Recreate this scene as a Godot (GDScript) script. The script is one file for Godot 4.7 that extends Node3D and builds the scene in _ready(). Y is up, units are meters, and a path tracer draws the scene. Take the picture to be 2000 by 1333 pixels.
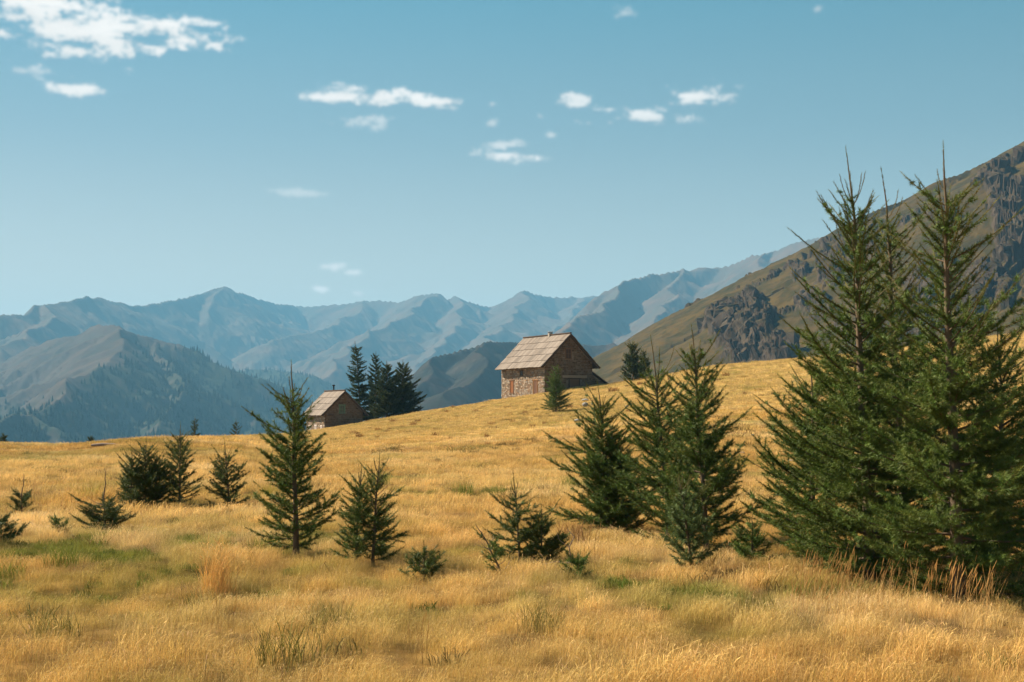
extends Node3D
# A golden alpine meadow with two stone chalets, young larches in front and hazy mountains behind.

const F := 2747.0
const EYE := Vector3(0, 1.7, 0)
const PITCH := 0.05582
var rng := RandomNumberGenerator.new()
var na := FastNoiseLite.new()
var nb := FastNoiseLite.new()
var nr := FastNoiseLite.new()
var nc := FastNoiseLite.new()
var M := {}
var crest_d := PackedFloat32Array()
var crest_y := PackedFloat32Array()
var used := {}

# ---------------------------------------------------------------- mesh collector
class MB:
	var v := PackedVector3Array()
	var n := PackedVector3Array()
	var c := PackedColorArray()
	var i := PackedInt32Array()
	func tri(a: Vector3, b: Vector3, d: Vector3, nn: Vector3, col := Color.WHITE) -> void:
		var k := v.size()
		if (b - a).cross(d - a).dot(nn) > 0.0:
			v.append(a); v.append(d); v.append(b)
		else:
			v.append(a); v.append(b); v.append(d)
		for q in 3:
			n.append(nn); c.append(col); i.append(k + q)
	func quad(a: Vector3, b: Vector3, d: Vector3, e: Vector3, nn: Vector3, col := Color.WHITE) -> void:
		var fn := (b - a).cross(d - a)
		if fn.length_squared() < 1e-14:
			fn = (d - a).cross(e - a)
		fn = fn.normalized()
		if fn.dot(nn) < 0.0: fn = -fn
		tri(a, b, d, fn, col)
		tri(a, d, e, fn, col)
	func box(lo: Vector3, hi: Vector3, col := Color.WHITE, ch := 0.0) -> void:
		if ch <= 0.0:
			var p := [Vector3(lo.x, lo.y, lo.z), Vector3(hi.x, lo.y, lo.z), Vector3(hi.x, hi.y, lo.z), Vector3(lo.x, hi.y, lo.z), Vector3(lo.x, lo.y, hi.z), Vector3(hi.x, lo.y, hi.z), Vector3(hi.x, hi.y, hi.z), Vector3(lo.x, hi.y, hi.z)]
			quad(p[0], p[1], p[2], p[3], Vector3(0, 0, -1), col)
			quad(p[4], p[5], p[6], p[7], Vector3(0, 0, 1), col)
			quad(p[0], p[3], p[7], p[4], Vector3(-1, 0, 0), col)
			quad(p[1], p[2], p[6], p[5], Vector3(1, 0, 0), col)
			quad(p[3], p[2], p[6], p[7], Vector3(0, 1, 0), col)
			quad(p[0], p[1], p[5], p[4], Vector3(0, -1, 0), col)
			return
		# bevelled: faces inset, joined by edge strips and corners
		var mid := (lo + hi) * 0.5
		var h := (hi - lo) * 0.5
		for ax in 3:
			for s in [-1.0, 1.0]:
				var q := []
				for k in [[-1.0, -1.0], [1.0, -1.0], [1.0, 1.0], [-1.0, 1.0]]:
					var w := Vector3.ZERO
					w[ax] = h[ax] * s
					w[(ax + 1) % 3] = (h[(ax + 1) % 3] - ch) * k[0]
					w[(ax + 2) % 3] = (h[(ax + 2) % 3] - ch) * k[1]
					q.append(mid + w)
				var nn := Vector3.ZERO
				nn[ax] = s
				quad(q[0], q[1], q[2], q[3], nn, col)
		for ax in 3:
			var b := (ax + 1) % 3
			var d := (ax + 2) % 3
			for s in [-1.0, 1.0]:
				for t in [-1.0, 1.0]:
					var q := []
					for e in [[-1.0, 0], [1.0, 0], [1.0, 1], [-1.0, 1]]:
						var w := Vector3.ZERO
						w[ax] = (h[ax] - ch) * e[0]
						w[b] = h[b] * s - (ch * s if e[1] == 1 else 0.0)
						w[d] = h[d] * t - (ch * t if e[1] == 0 else 0.0)
						q.append(mid + w)
					var nn := Vector3.ZERO
					nn[b] = s; nn[d] = t
					quad(q[0], q[1], q[2], q[3], nn, col)
	func tube(pts: Array, rad: Array, sides: int, col := Color.WHITE) -> void:
		var k := v.size()
		var m := pts.size()
		for a in m:
			var d: Vector3 = (pts[mini(a + 1, m - 1)] - pts[maxi(a - 1, 0)]).normalized()
			var x := d.cross(Vector3(0.31, 0.17, 0.93)).normalized()
			var y := d.cross(x)
			for s in sides:
				var an := TAU * s / sides
				var o := x * cos(an) + y * sin(an)
				v.append(pts[a] + o * rad[a]); n.append(o); c.append(col)
		for a in m - 1:
			for s in sides:
				var s2 := (s + 1) % sides
				var p0 := k + a * sides + s
				var p1 := k + a * sides + s2
				var p2 := p1 + sides
				var p3 := p0 + sides
				if (v[p1] - v[p0]).cross(v[p2] - v[p0]).dot(n[p0]) > 0.0:
					i.append_array([p0, p2, p1, p0, p3, p2])
				else:
					i.append_array([p0, p1, p2, p0, p2, p3])
	func mesh(flat := false) -> ArrayMesh:
		var arr := []
		arr.resize(Mesh.ARRAY_MAX)
		arr[Mesh.ARRAY_VERTEX] = v
		if not flat: arr[Mesh.ARRAY_NORMAL] = n
		arr[Mesh.ARRAY_COLOR] = c
		arr[Mesh.ARRAY_INDEX] = i
		var am := ArrayMesh.new()
		am.add_surface_from_arrays(Mesh.PRIMITIVE_TRIANGLES, arr)
		return am

# ---------------------------------------------------------------- nodes and metas
func numbered(called: String) -> String:
	used[called] = used.get(called, -1) + 1
	return called if used[called] == 0 else "%s_%03d" % [called, used[called]]

func tag(o: Node, label: String, category: String, group := "", kind := "") -> void:
	if label: o.set_meta("label", label)
	if category: o.set_meta("category", category)
	if group: o.set_meta("group", group)
	if kind: o.set_meta("kind", kind)

func thing(called: String, label: String, category: String, at := Vector3.ZERO, turn := 0.0, group := "") -> Node3D:
	var o := Node3D.new()
	o.name = numbered(called)
	add_child(o)
	o.position = at
	o.rotation.y = turn
	tag(o, label, category, group)
	return o

func part(called: String, mesh: Mesh, mat: Material, parent: Node = self) -> MeshInstance3D:
	var o := MeshInstance3D.new()
	o.mesh = mesh
	o.material_override = mat
	if parent == self:
		o.name = numbered(called)
		add_child(o)
	else:
		var k := 0
		while parent.has_node(called if k == 0 else "%s_%03d" % [called, k]): k += 1
		o.name = called if k == 0 else "%s_%03d" % [called, k]
		parent.add_child(o)
	return o

func scatter(called: String, mesh: Mesh, mat: Material, xf: Array, cols: Array, parent: Node = self) -> MultiMeshInstance3D:
	var mm := MultiMesh.new()
	mm.transform_format = MultiMesh.TRANSFORM_3D
	mm.use_colors = true
	mm.mesh = mesh
	mm.instance_count = xf.size()
	for k in xf.size():
		mm.set_instance_transform(k, xf[k])
		mm.set_instance_color(k, cols[k])
	var o := MultiMeshInstance3D.new()
	o.multimesh = mm
	o.material_override = mat
	o.name = numbered(called) if parent == self else called
	parent.add_child(o, true)
	o.set_meta("kind", "stuff")
	return o

func mat(rough := 0.9, back := 0.0, col := Color.WHITE, spec := 0.3) -> StandardMaterial3D:
	var m := StandardMaterial3D.new()
	m.vertex_color_use_as_albedo = true
	m.albedo_color = col
	m.roughness = rough
	m.metallic_specular = spec
	if back > 0.0:
		m.backlight_enabled = true
		m.backlight = Color(back, back, back).linear_to_srgb()
	return m

func lin(r: float, g: float, b: float) -> Color:
	return Color(r, g, b).linear_to_srgb()

# ---------------------------------------------------------------- camera geometry
func ray(u: float, v: float) -> Vector3:
	var a := (u - 1000.0) / F
	var b := (666.5 - v) / F
	var fwd := cos(PITCH) - b * sin(PITCH)
	return Vector3(a / fwd, (b * cos(PITCH) + sin(PITCH)) / fwd, -1.0)

func at(u: float, v: float, d: float) -> Vector3:
	return EYE + ray(u, v) * d

func hit(u: float, v: float) -> Vector3:
	var r := ray(u, v)
	var d := 6.0
	while d < 240.0:
		var p := EYE + r * d
		if p.y < ground(p.x, p.z): break
		d += 0.1 + d * 0.004
	var q := EYE + r * d
	q.y = ground(q.x, q.z)
	return q

func px(u: float, d: float) -> Vector3:
	var p := EYE + ray(u, 820.0) * d
	p.y = ground(p.x, p.z)
	return p

func pixels(n: float, d: float) -> float:
	return n * d / F

# ---------------------------------------------------------------- meadow shape
func make_crest() -> void:
	var t := [[-1500, 66, 878], [-200, 66, 872], [0, 70, 867], [110, 72, 870], [200, 70, 864], [240, 68, 859], [370, 72, 857], [480, 84, 853], [560, 120, 850], [600, 158, 843], [638, 168, 838], [706, 172, 825], [814, 170, 807], [920, 160, 791], [981, 155, 781], [1064, 150, 767], [1130, 152, 757], [1206, 150, 748], [1300, 145, 734], [1373, 140, 718], [1519, 135, 704], [1700, 130, 688], [2000, 122, 650], [2600, 110, 560], [3500, 100, 430]]
	var k := 0
	for q in 501:
		var u := -1500.0 + q * 10.0
		while k < t.size() - 2 and u > t[k + 1][0]: k += 1
		var f := clampf((u - t[k][0]) / float(t[k + 1][0] - t[k][0]), 0, 1)
		var d := lerpf(t[k][1], t[k + 1][1], f)
		crest_d.append(d)
		crest_y.append(EYE.y + ray(u, lerpf(t[k][2], t[k + 1][2], f)).y * d)
	for pass_ in 2:
		var sd := crest_d.duplicate()
		var sy := crest_y.duplicate()
		for q in range(2, 499):
			crest_d[q] = (sd[q - 2] + sd[q - 1] + sd[q] + sd[q + 1] + sd[q + 2]) / 5.0
			crest_y[q] = (sy[q - 1] + sy[q] + sy[q + 1]) / 3.0

func ground(x: float, z: float) -> float:
	var d := -z
	var f := clampf((F * x / maxf(d, 20.0) + 2500.0) / 10.0, 0.0, 499.0)
	var k := int(f)
	f -= k
	var dc := lerpf(crest_d[k], crest_d[k + 1], f)
	var yc := lerpf(crest_y[k], crest_y[k + 1], f)
	var y := 0.0
	if d < dc:
		var t := clampf((d - 30.0) / (dc - 30.0), 0.0, 1.0)
		y = yc * pow(t, 1.6)
	else:
		var e := d - dc
		y = yc + (yc - 1.7) / dc * 0.9 * e - 0.0045 * e * e
	y += na.get_noise_2d(x * 9.0, z * 9.0) * 0.10 * smoothstep(2.0, 8.0, d) + nb.get_noise_2d(x * 45.0, z * 45.0) * 0.085 * (1.0 - smoothstep(50.0, 80.0, d) * 0.92)
	# small terraces trodden across the slope
	var w := smoothstep(72.0, 84.0, d) * (1.0 - smoothstep(105.0, 125.0, d)) * smoothstep(-30.0, -8.0, x)
	if w > 0.0:
		y += w * 0.07 * nr.get_noise_2d(x * 1.6, z * 9.0)
	return y

func blot(x: float, z: float, u: float, v: float, rx: float, rz: float) -> float:
	var key := Vector2(u, v)
	if not spots.has(key): spots[key] = hit(u, v)
	var p: Vector3 = spots[key]
	return exp(-pow((x - p.x) / rx, 2.0) - pow((z - p.z) / rz, 2.0))
var spots := {}

func green_at(x: float, z: float) -> float:
	var g := 0.0
	g += 0.9 * blot(x, z, 90, 1085, 1.3, 1.9)
	g += 0.45 * blot(x, z, 330, 1040, 1.6, 2.5)
	g += 0.7 * blot(x, z, 900, 965, 2.2, 1.0)
	g += 0.7 * blot(x, z, 1130, 950, 1.5, 2.5)
	g += 0.5 * blot(x, z, 760, 935, 1.2, 2.0)
	g += 0.5 * blot(x, z, 1200, 1090, 2.4, 2.2)
	g += 0.45 * blot(x, z, 1560, 1170, 2.2, 1.0)
	g += 0.4 * blot(x, z, 520, 1070, 1.0, 1.4)
	g += 0.4 * blot(x, z, 120, 895, 5.0, 4.0)
	g += 0.42 * blot(x, z, 260, 1075, 5.0, 3.2) + 0.4 * blot(x, z, 1000, 1185, 4.5, 1.8) + 0.3 * blot(x, z, 640, 1050, 3.0, 3.0)
	g += 0.4 * blot(x, z, 1050, 1150, 1.6, 0.8)
	return clampf(0.85 * g * clampf(0.5 + 2.6 * na.get_noise_2d(x * 60.0 + 91.0, z * 45.0), 0.05, 1.5) + 1.1 * maxf(0.0, na.get_noise_2d(x * 24.0, z * 24.0 + 40.0) - 0.12) + 0.5 * maxf(0.0, na.get_noise_2d(x * 6.0, z * 6.0 + 40.0)), 0.0, 1.0)

func grass_color(x: float, z: float, r: float) -> Color:
	var d := -z
	var c := Vector3(0.60, 0.405, 0.175)
	c = c.lerp(Vector3(0.52, 0.315, 0.115), clampf(0.5 + 1.2 * na.get_noise_2d(x * 5.0 + 7.0, z * 5.0), 0, 1))
	c = c.lerp(Vector3(0.72, 0.54, 0.32), clampf(1.5 * na.get_noise_2d(x * 14.0, z * 14.0 - 55.0), 0, 1) * 0.7)
	c = c.lerp(Vector3(0.50, 0.345, 0.145), smoothstep(78.0, 95.0, d) * 0.8)
	c = c.lerp(Vector3(0.21, 0.20, 0.045), green_at(x, z))
	var k := (0.74 + 0.52 * r) * clampf(1.0 + 0.95 * nb.get_noise_2d(x * 170.0, z * 120.0), 0.55, 1.4)
	return Color(c.x * k, c.y * k * 1.03, c.z * (k * 0.8 + 0.25 * r))

# ---------------------------------------------------------------- mountains: ridges are tents, gullies run down their flanks
var sg := PackedFloat32Array()
var sg_rows := 0
var floor_y := -260.0
var detail := 1.0
var warp_by := 34.0

func set_ridges(ridges: Array, spur := 900.0, gap := 330.0, seed_ := 1) -> void:
	sg = PackedFloat32Array()
	main_rows = 0
	picks = {}
	arc = 0.0
	var r := RandomNumberGenerator.new()
	r.seed = seed_
	for e in ridges:
		var pts := []
		for q in e[3]: pts.append(at(q.x, q.y, q.z))
		add_ridge(pts, e[0], e[1], e[2])
		if main_rows == 0: main_rows = sg.size() / 12
		sprout(pts, e[0], spur, gap, r, 2)
	sg_rows = sg.size() / 12

func add_ridge(pts: Array, slope: float, amp: float, wl: float) -> void:
	arc += 700.0
	for k in pts.size() - 1:
		var a: Vector3 = pts[k]
		var b: Vector3 = pts[k + 1]
		var dx := b.x - a.x
		var dz := b.z - a.z
		var l2 := maxf(dx * dx + dz * dz, 1.0)
		sg.append_array([a.x, a.z, a.y, dx, dz, b.y - a.y, l2, slope, amp, wl, arc, sqrt(l2)])
		arc += sqrt(l2)

func sprout(pts: Array, slope: float, spur: float, gap: float, r: RandomNumberGenerator, depth: int) -> void:
	# side spurs leave a ridge at uneven gaps and sink a little less steeply than its flank
	var next := gap * r.randf_range(0.2, 0.8)
	var run := 0.0
	for k in pts.size() - 1:
		var a: Vector3 = pts[k]
		var b: Vector3 = pts[k + 1]
		var flat := Vector2(b.x - a.x, b.z - a.z)
		var l := flat.length()
		while next < run + l:
			var t := (next - run) / l
			var p := a.lerp(b, t)
			var side := 1.0 if r.randf() < 0.5 else -1.0
			var dir := flat.normalized().rotated(side * r.randf_range(0.9, 1.7))
			var lng := spur * r.randf_range(0.35, 1.1)
			var sp := [p]
			var sink := slope * r.randf_range(0.62, 0.86)
			for q in 3:
				dir = dir.rotated(r.randf_range(-0.35, 0.35))
				p = p + Vector3(dir.x, -sink * r.randf_range(0.8, 1.2), dir.y) * lng / 3.0
				sp.append(p)
			add_ridge(sp, slope * r.randf_range(0.95, 1.2), spur * 0.045, spur * 0.17)
			if depth > 1: sprout(sp, slope, spur * 0.38, gap * 0.6, r, depth - 1)
			next += gap * r.randf_range(0.5, 1.5)
		run += l
var arc := 0.0
var near := PackedInt32Array()
var crest_gap := 0.0

func pick(x: float, d: float, keep_main := false) -> void:
	# the ridges that can be highest within one small tile of land
	var sx := int(floor(x / d * 60.0))
	var sd := int(floor(log(d) / 0.06))
	var slot := sx * 1000 + sd
	if picks.has(slot):
		near = picks[slot]
		return
	near = PackedInt32Array()
	var cd := exp((sd + 0.5) * 0.06)
	var cx := (sx + 0.5) / 60.0 * cd
	var reach := cd * 0.034 + warp_by * 1.1
	var hs := PackedFloat32Array()
	hs.resize(sg_rows)
	var best := -1e9
	for k in sg_rows:
		var o := k * 12
		var ex := cx - sg[o]
		var ez := -cd - sg[o + 1]
		var t := clampf((ex * sg[o + 3] + ez * sg[o + 4]) / sg[o + 6], 0.0, 1.0)
		ex -= sg[o + 3] * t
		ez -= sg[o + 4] * t
		var dist := sqrt(ex * ex + ez * ez)
		var h := sg[o + 2] + sg[o + 5] * t - sg[o + 7] * dist * (1.0 - minf(dist, 2500.0) * 0.00012)
		hs[k] = h
		best = maxf(best, h)
	for k in sg_rows:
		if hs[k] + sg[k * 12 + 7] * reach * 2.2 + 20.0 > best or (keep_main and k < main_rows): near.append(k)
	picks[slot] = near

func mh(x: float, z: float) -> float:
	var hh := PackedFloat32Array()
	var dd := PackedFloat32Array()
	var tt := PackedFloat32Array()
	var m := near.size()
	hh.resize(m); dd.resize(m); tt.resize(m)
	var best := -1e9
	var x0 := x
	var z0 := z
	x += warp_by * ns.get_noise_2d(x0 * 0.3, z0 * 0.3 + 70.0)
	z += warp_by * ns.get_noise_2d(x0 * 0.3 + 500.0, z0 * 0.3)
	crest_gap = 1e9
	for q in m:
		var o := near[q] * 12
		var ex := x - sg[o]
		var ez := z - sg[o + 1]
		var t := clampf((ex * sg[o + 3] + ez * sg[o + 4]) / sg[o + 6], 0.0, 1.0)
		ex -= sg[o + 3] * t
		ez -= sg[o + 4] * t
		var dist := sqrt(ex * ex + ez * ez)
		var h := sg[o + 2] + sg[o + 5] * t - sg[o + 7] * dist * (1.0 - minf(dist, 2500.0) * 0.00012)
		hh[q] = h; dd[q] = dist; tt[q] = t
		if h > best: best = h
		if near[q] < main_rows: crest_gap = minf(crest_gap, dist)
	var top := -1e9
	for q in m:
		var o := near[q] * 12
		if hh[q] > best - sg[o + 8] * 0.5 - 2.0:
			var w := sg[o + 9]
			var s := sg[o + 10] + tt[q] * sg[o + 11] + ns.get_noise_2d(x * 0.8, z * 0.8) * w * 0.35
			var g := nr.get_noise_2d(s * 100.0 / w, dd[q] * 16.0 / w) + 0.4 * nr.get_noise_2d(s * 290.0 / w + 300.0, dd[q] * 60.0 / w)
			var h := hh[q] - minf(dd[q] * 0.22, sg[o + 8]) * (0.5 - 0.5 * g)
			if h > top: top = h
	top += (na.get_noise_2d(x * 0.5 + 400.0, z * 0.5) * 12.0 + na.get_noise_2d(x * 1.6, z * 1.6) * 5.0 + nb.get_noise_2d(x * 5.0, z * 5.0) * 1.6) * detail
	return maxf(top, floor_y + ns.get_noise_2d(x * 0.3, z * 0.3) * 25.0)
var picks := {}
var main_rows := 0
var ns := FastNoiseLite.new()
var nk := FastNoiseLite.new()

func eh(x: float, z: float) -> float:
	# the near hillside: grass slope with crags
	var y := mh(x, z)
	var p := Vector3(x, y, z)
	var u := 1000.0 + F * x / -z
	var v := 820.0 - F * (y - 1.7) / -z
	var m := 0.0
	for e in crags:
		var q := Vector2((u - e[0]) / e[2], (v - e[1]) / e[3])
		var f := na.get_noise_2d(x * 2.5 + e[0], z * 2.5) * 0.9
		m = maxf(m, e[4] * smoothstep(1.15, 0.55, q.length() + f))
	var scattered := na.get_noise_2d(x * 1.6 + 800.0, z * 1.6) + 0.35 * nr.get_noise_2d(x * 5.0, z * 5.0 + 90.0)
	m = maxf(m, 0.5 * smoothstep(0.52, 0.72, scattered) * smoothstep(1280.0, 1420.0, u))
	m *= smoothstep(25.0, 95.0, crest_gap)
	if m > 0.0:
		y += m * (4.0 + 4.5 * nr.get_noise_2d(x * 1.1, z * 0.9)) + 3.5 * smoothstep(0.72, 1.0, m) * smoothstep(1600.0, 1560.0, u) * (0.7 + 0.5 * nr.get_noise_2d(x * 1.8, z * 1.0))
	y += nb.get_noise_2d(x * 7.0, z * 7.0) * 0.5
	rock = m
	return y
var rock := 0.0
var crags := []

func mountain(called: String, label: String, kind: String, u0: float, u1: float, nu: int, d0: float, d1: float, nd: int, material: Material) -> MeshInstance3D:
	var v := PackedVector3Array()
	var n := PackedVector3Array()
	var c := PackedColorArray()
	var idx := PackedInt32Array()
	var rk := PackedFloat32Array()
	v.resize(nu * nd); n.resize(nu * nd); c.resize(nu * nd); rk.resize(nu * nd)
	for k in nu:
		var tx := (u0 + (u1 - u0) * k / (nu - 1) - 1000.0) / F
		for j in nd:
			var d := d0 * pow(d1 / d0, float(j) / (nd - 1))
			var x := tx * d
			pick(x, d, kind == "near")
			v[j * nu + k] = Vector3(x, eh(x, -d) if kind == "near" else mh(x, -d), -d)
			rk[j * nu + k] = rock if kind == "near" else 0.0
	if kind == "near":
		var w := v.duplicate()
		for j in range(1, nd - 1):
			for k in range(1, nu - 1):
				var p := j * nu + k
				if rk[p] > 0.02:
					var nn := (v[p + 1] - v[p - 1]).cross(v[p + nu] - v[p - nu]).normalized()
					if nn.y < 0.0: nn = -nn
					var q := v[p]
					var l := q.x + q.y * 0.6
					var e := nk.get_noise_3d(l * 12.0, q.y * 2.4, q.z * 4.0) * 2.6 + nk.get_noise_3d(l * 26.0 + 50.0, q.y * 7.0, q.z * 9.0) * 1.5 + nr.get_noise_3d(l * 2.0, q.y * 0.9, q.z * 2.0) * 4.0 + nr.get_noise_3d(q.x * 12.0, q.y * 10.0, q.z * 12.0) * 1.7 + nb.get_noise_3d(q.x * 30.0, q.y * 26.0, q.z * 30.0) * 1.1
					w[p] = q + (nn + Vector3(0, 0, 0.35)).normalized() * e * minf(1.0, rk[p] * 1.3)
		v = w
	for j in nd:
		for k in nu:
			var p := j * nu + k
			var a := v[j * nu + mini(k + 1, nu - 1)] - v[j * nu + maxi(k - 1, 0)]
			var b := v[mini(j + 1, nd - 1) * nu + k] - v[maxi(j - 1, 0) * nu + k]
			var nn := a.cross(b).normalized()
			if nn.y < 0.0: nn = -nn
			n[p] = nn
			c[p] = mountain_color(kind, v[p], nn, rk[p])
			if j < nd - 1 and k < nu - 1:
				idx.append_array([p, p + nu, p + 1, p + 1, p + nu, p + nu + 1])
	var arr := []
	arr.resize(Mesh.ARRAY_MAX)
	arr[Mesh.ARRAY_VERTEX] = v
	if kind != "near": arr[Mesh.ARRAY_NORMAL] = n
	arr[Mesh.ARRAY_COLOR] = c
	arr[Mesh.ARRAY_INDEX] = idx
	var am := ArrayMesh.new()
	am.add_surface_from_arrays(Mesh.PRIMITIVE_TRIANGLES, arr)
	var o := part(called, am, material)
	tag(o, label, "mountain" if kind != "wood" else "hill", "", "structure")
	return o

func mountain_color(kind: String, p: Vector3, nn: Vector3, rk: float) -> Color:
	var n1 := na.get_noise_2d(p.x * 0.8, p.z * 0.8)
	var n2 := nb.get_noise_2d(p.x * 2.0, p.z * 2.0)
	var steep := smoothstep(0.80, 0.66, nn.y + n2 * 0.08)
	var c: Vector3
	if kind == "near":
		c = Vector3(0.070, 0.048, 0.019).lerp(Vector3(0.036, 0.031, 0.013), clampf(0.5 + 1.1 * na.get_noise_2d(p.x * 3.0, p.z * 3.0) + 0.9 * nb.get_noise_2d(p.x * 6.0, p.z * 6.0), 0, 1))
		c = c.lerp(Vector3(0.026, 0.026, 0.012), smoothstep(0.15, 0.4, nb.get_noise_2d(p.x * 12.0, p.z * 12.0 + 30.0)) * 0.6)
		var r := Vector3(0.030, 0.022, 0.0155).lerp(Vector3(0.068, 0.052, 0.038), clampf(0.5 + nb.get_noise_2d(p.x * 9.0, p.y * 9.0 + p.z * 9.0), 0, 1))
		c = c.lerp(r, clampf(smoothstep(0.12, 0.45, rk) * smoothstep(0.95, 0.80, nn.y + n2 * 0.1) + smoothstep(0.6, 0.5, nn.y), 0, 1))
	elif kind == "wood":
		c = Vector3(0.072, 0.054, 0.043).lerp(Vector3(0.046, 0.040, 0.033), clampf(0.5 + n1, 0, 1))
		c = c.lerp(Vector3(0.022, 0.030, 0.018), clampf(wooded(p) * 1.2, 0, 1) * 0.85)
		c = c.lerp(Vector3(0.06, 0.052, 0.046), steep * 0.8)
	else:
		c = Vector3(0.102, 0.068, 0.05).lerp(Vector3(0.062, 0.052, 0.040), clampf(0.5 + n1 * 1.3, 0, 1))
		if kind == "mid":
			c = Vector3(0.032, 0.027, 0.021).lerp(Vector3(0.017, 0.019, 0.016), clampf(0.5 + n1 * 1.5 + n2 * 0.5, 0, 1))
		c = c.lerp(Vector3(0.07, 0.066, 0.062), steep * (0.75 if kind == "far" else 0.4))
	return Color(c.x, c.y, c.z)

func wooded(p: Vector3) -> float:
	var u := 1000.0 + F * p.x / -p.z
	var v := 820.0 - F * (p.y - 1.7) / -p.z
	var edge := 700.0 - 45.0 * smoothstep(300.0, 460.0, u) + 110.0 * smoothstep(260.0, 100.0, u)
	return smoothstep(-25.0, 25.0, v - edge + 50.0 * na.get_noise_2d(p.x * 1.1, p.z * 1.1) + 25.0 * nb.get_noise_2d(p.x * 0.6, p.z * 0.6))

# ---------------------------------------------------------------- conifers
var sprigs := []
var shoot_mesh: ArrayMesh
var far_sprigs := []

func sprig(seed_: int, needles: int, spread: float, wide: float, len_: float, stem: float) -> ArrayMesh:
	# one unit long, along +y: a stem with needles in loose rosettes
	var r := RandomNumberGenerator.new()
	r.seed = seed_
	var b := MB.new()
	b.tube([Vector3.ZERO, Vector3(0.01, 0.5, 0), Vector3(0, 1, 0.01)], [stem, stem * 0.85, stem * 0.5], 3, Color(0.9, 0.62, 0.36) * Color(2.2, 1.9, 1.9))
	for k in needles:
		var y := floorf(r.randf() * 7.0 + 0.5) / 7.0 + r.randf_range(-0.03, 0.03)
		var an := r.randf() * TAU
		var tilt := r.randf_range(0.25, 1.15)
		var out_ := Vector3(cos(an), 0, sin(an))
		var d := (out_ * cos(tilt) + Vector3(0, sin(tilt), 0)).normalized()
		var p := Vector3(0, clampf(y, 0, 1), 0)
		var l := len_ * r.randf_range(0.65, 1.15)
		var s := d.cross(Vector3(r.randf() - 0.5, r.randf() - 0.5, r.randf() - 0.5)).normalized() * wide * 0.5
		var tone := r.randf_range(0.7, 1.35)
		var col := Color(tone * r.randf_range(0.85, 1.2), tone, tone * 0.9)
		b.tri(p - s, p + s, p + d * l * spread, d.cross(s).normalized(), col)
		if wide > 0.05:
			b.tri(p + s * 0.7 + d * l * 0.3, p - s * 0.7 + d * l * 0.3, p + d * l * spread * 0.95 + s, d.cross(s).normalized(), col)
	return b.mesh(true)

func aim(p: Vector3, d: Vector3, length: float, width: float, spin: float) -> Transform3D:
	var y := d.normalized()
	var x := y.cross(Vector3(0.37, 0.21, 0.9)).normalized()
	var z := x.cross(y)
	var xs := x * cos(spin) + z * sin(spin)
	var zs := z * cos(spin) - x * sin(spin)
	return Transform3D(Basis(xs * width, y * length, zs * width), p)

func conifer(c: Dictionary) -> Node3D:
	var r := RandomNumberGenerator.new()
	r.seed = c.seed
	var o := thing(c.get("name", "larch_tree"), c.label, c.get("cat", "tree"), c.pos, 0.0, c.get("group", ""))
	var xf := []
	var cols := []
	for s in c.get("stems", [[0.0, 0.0, 1.0]]):
		stem(c, o, r, Vector3(s[0], 0, s[1]), s[2], xf, cols)
	scatter("crown", far_sprigs[c.seed % far_sprigs.size()] if c.get("far", false) else sprigs[c.seed % sprigs.size()], M.needle, xf, cols, o)
	return o

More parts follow.
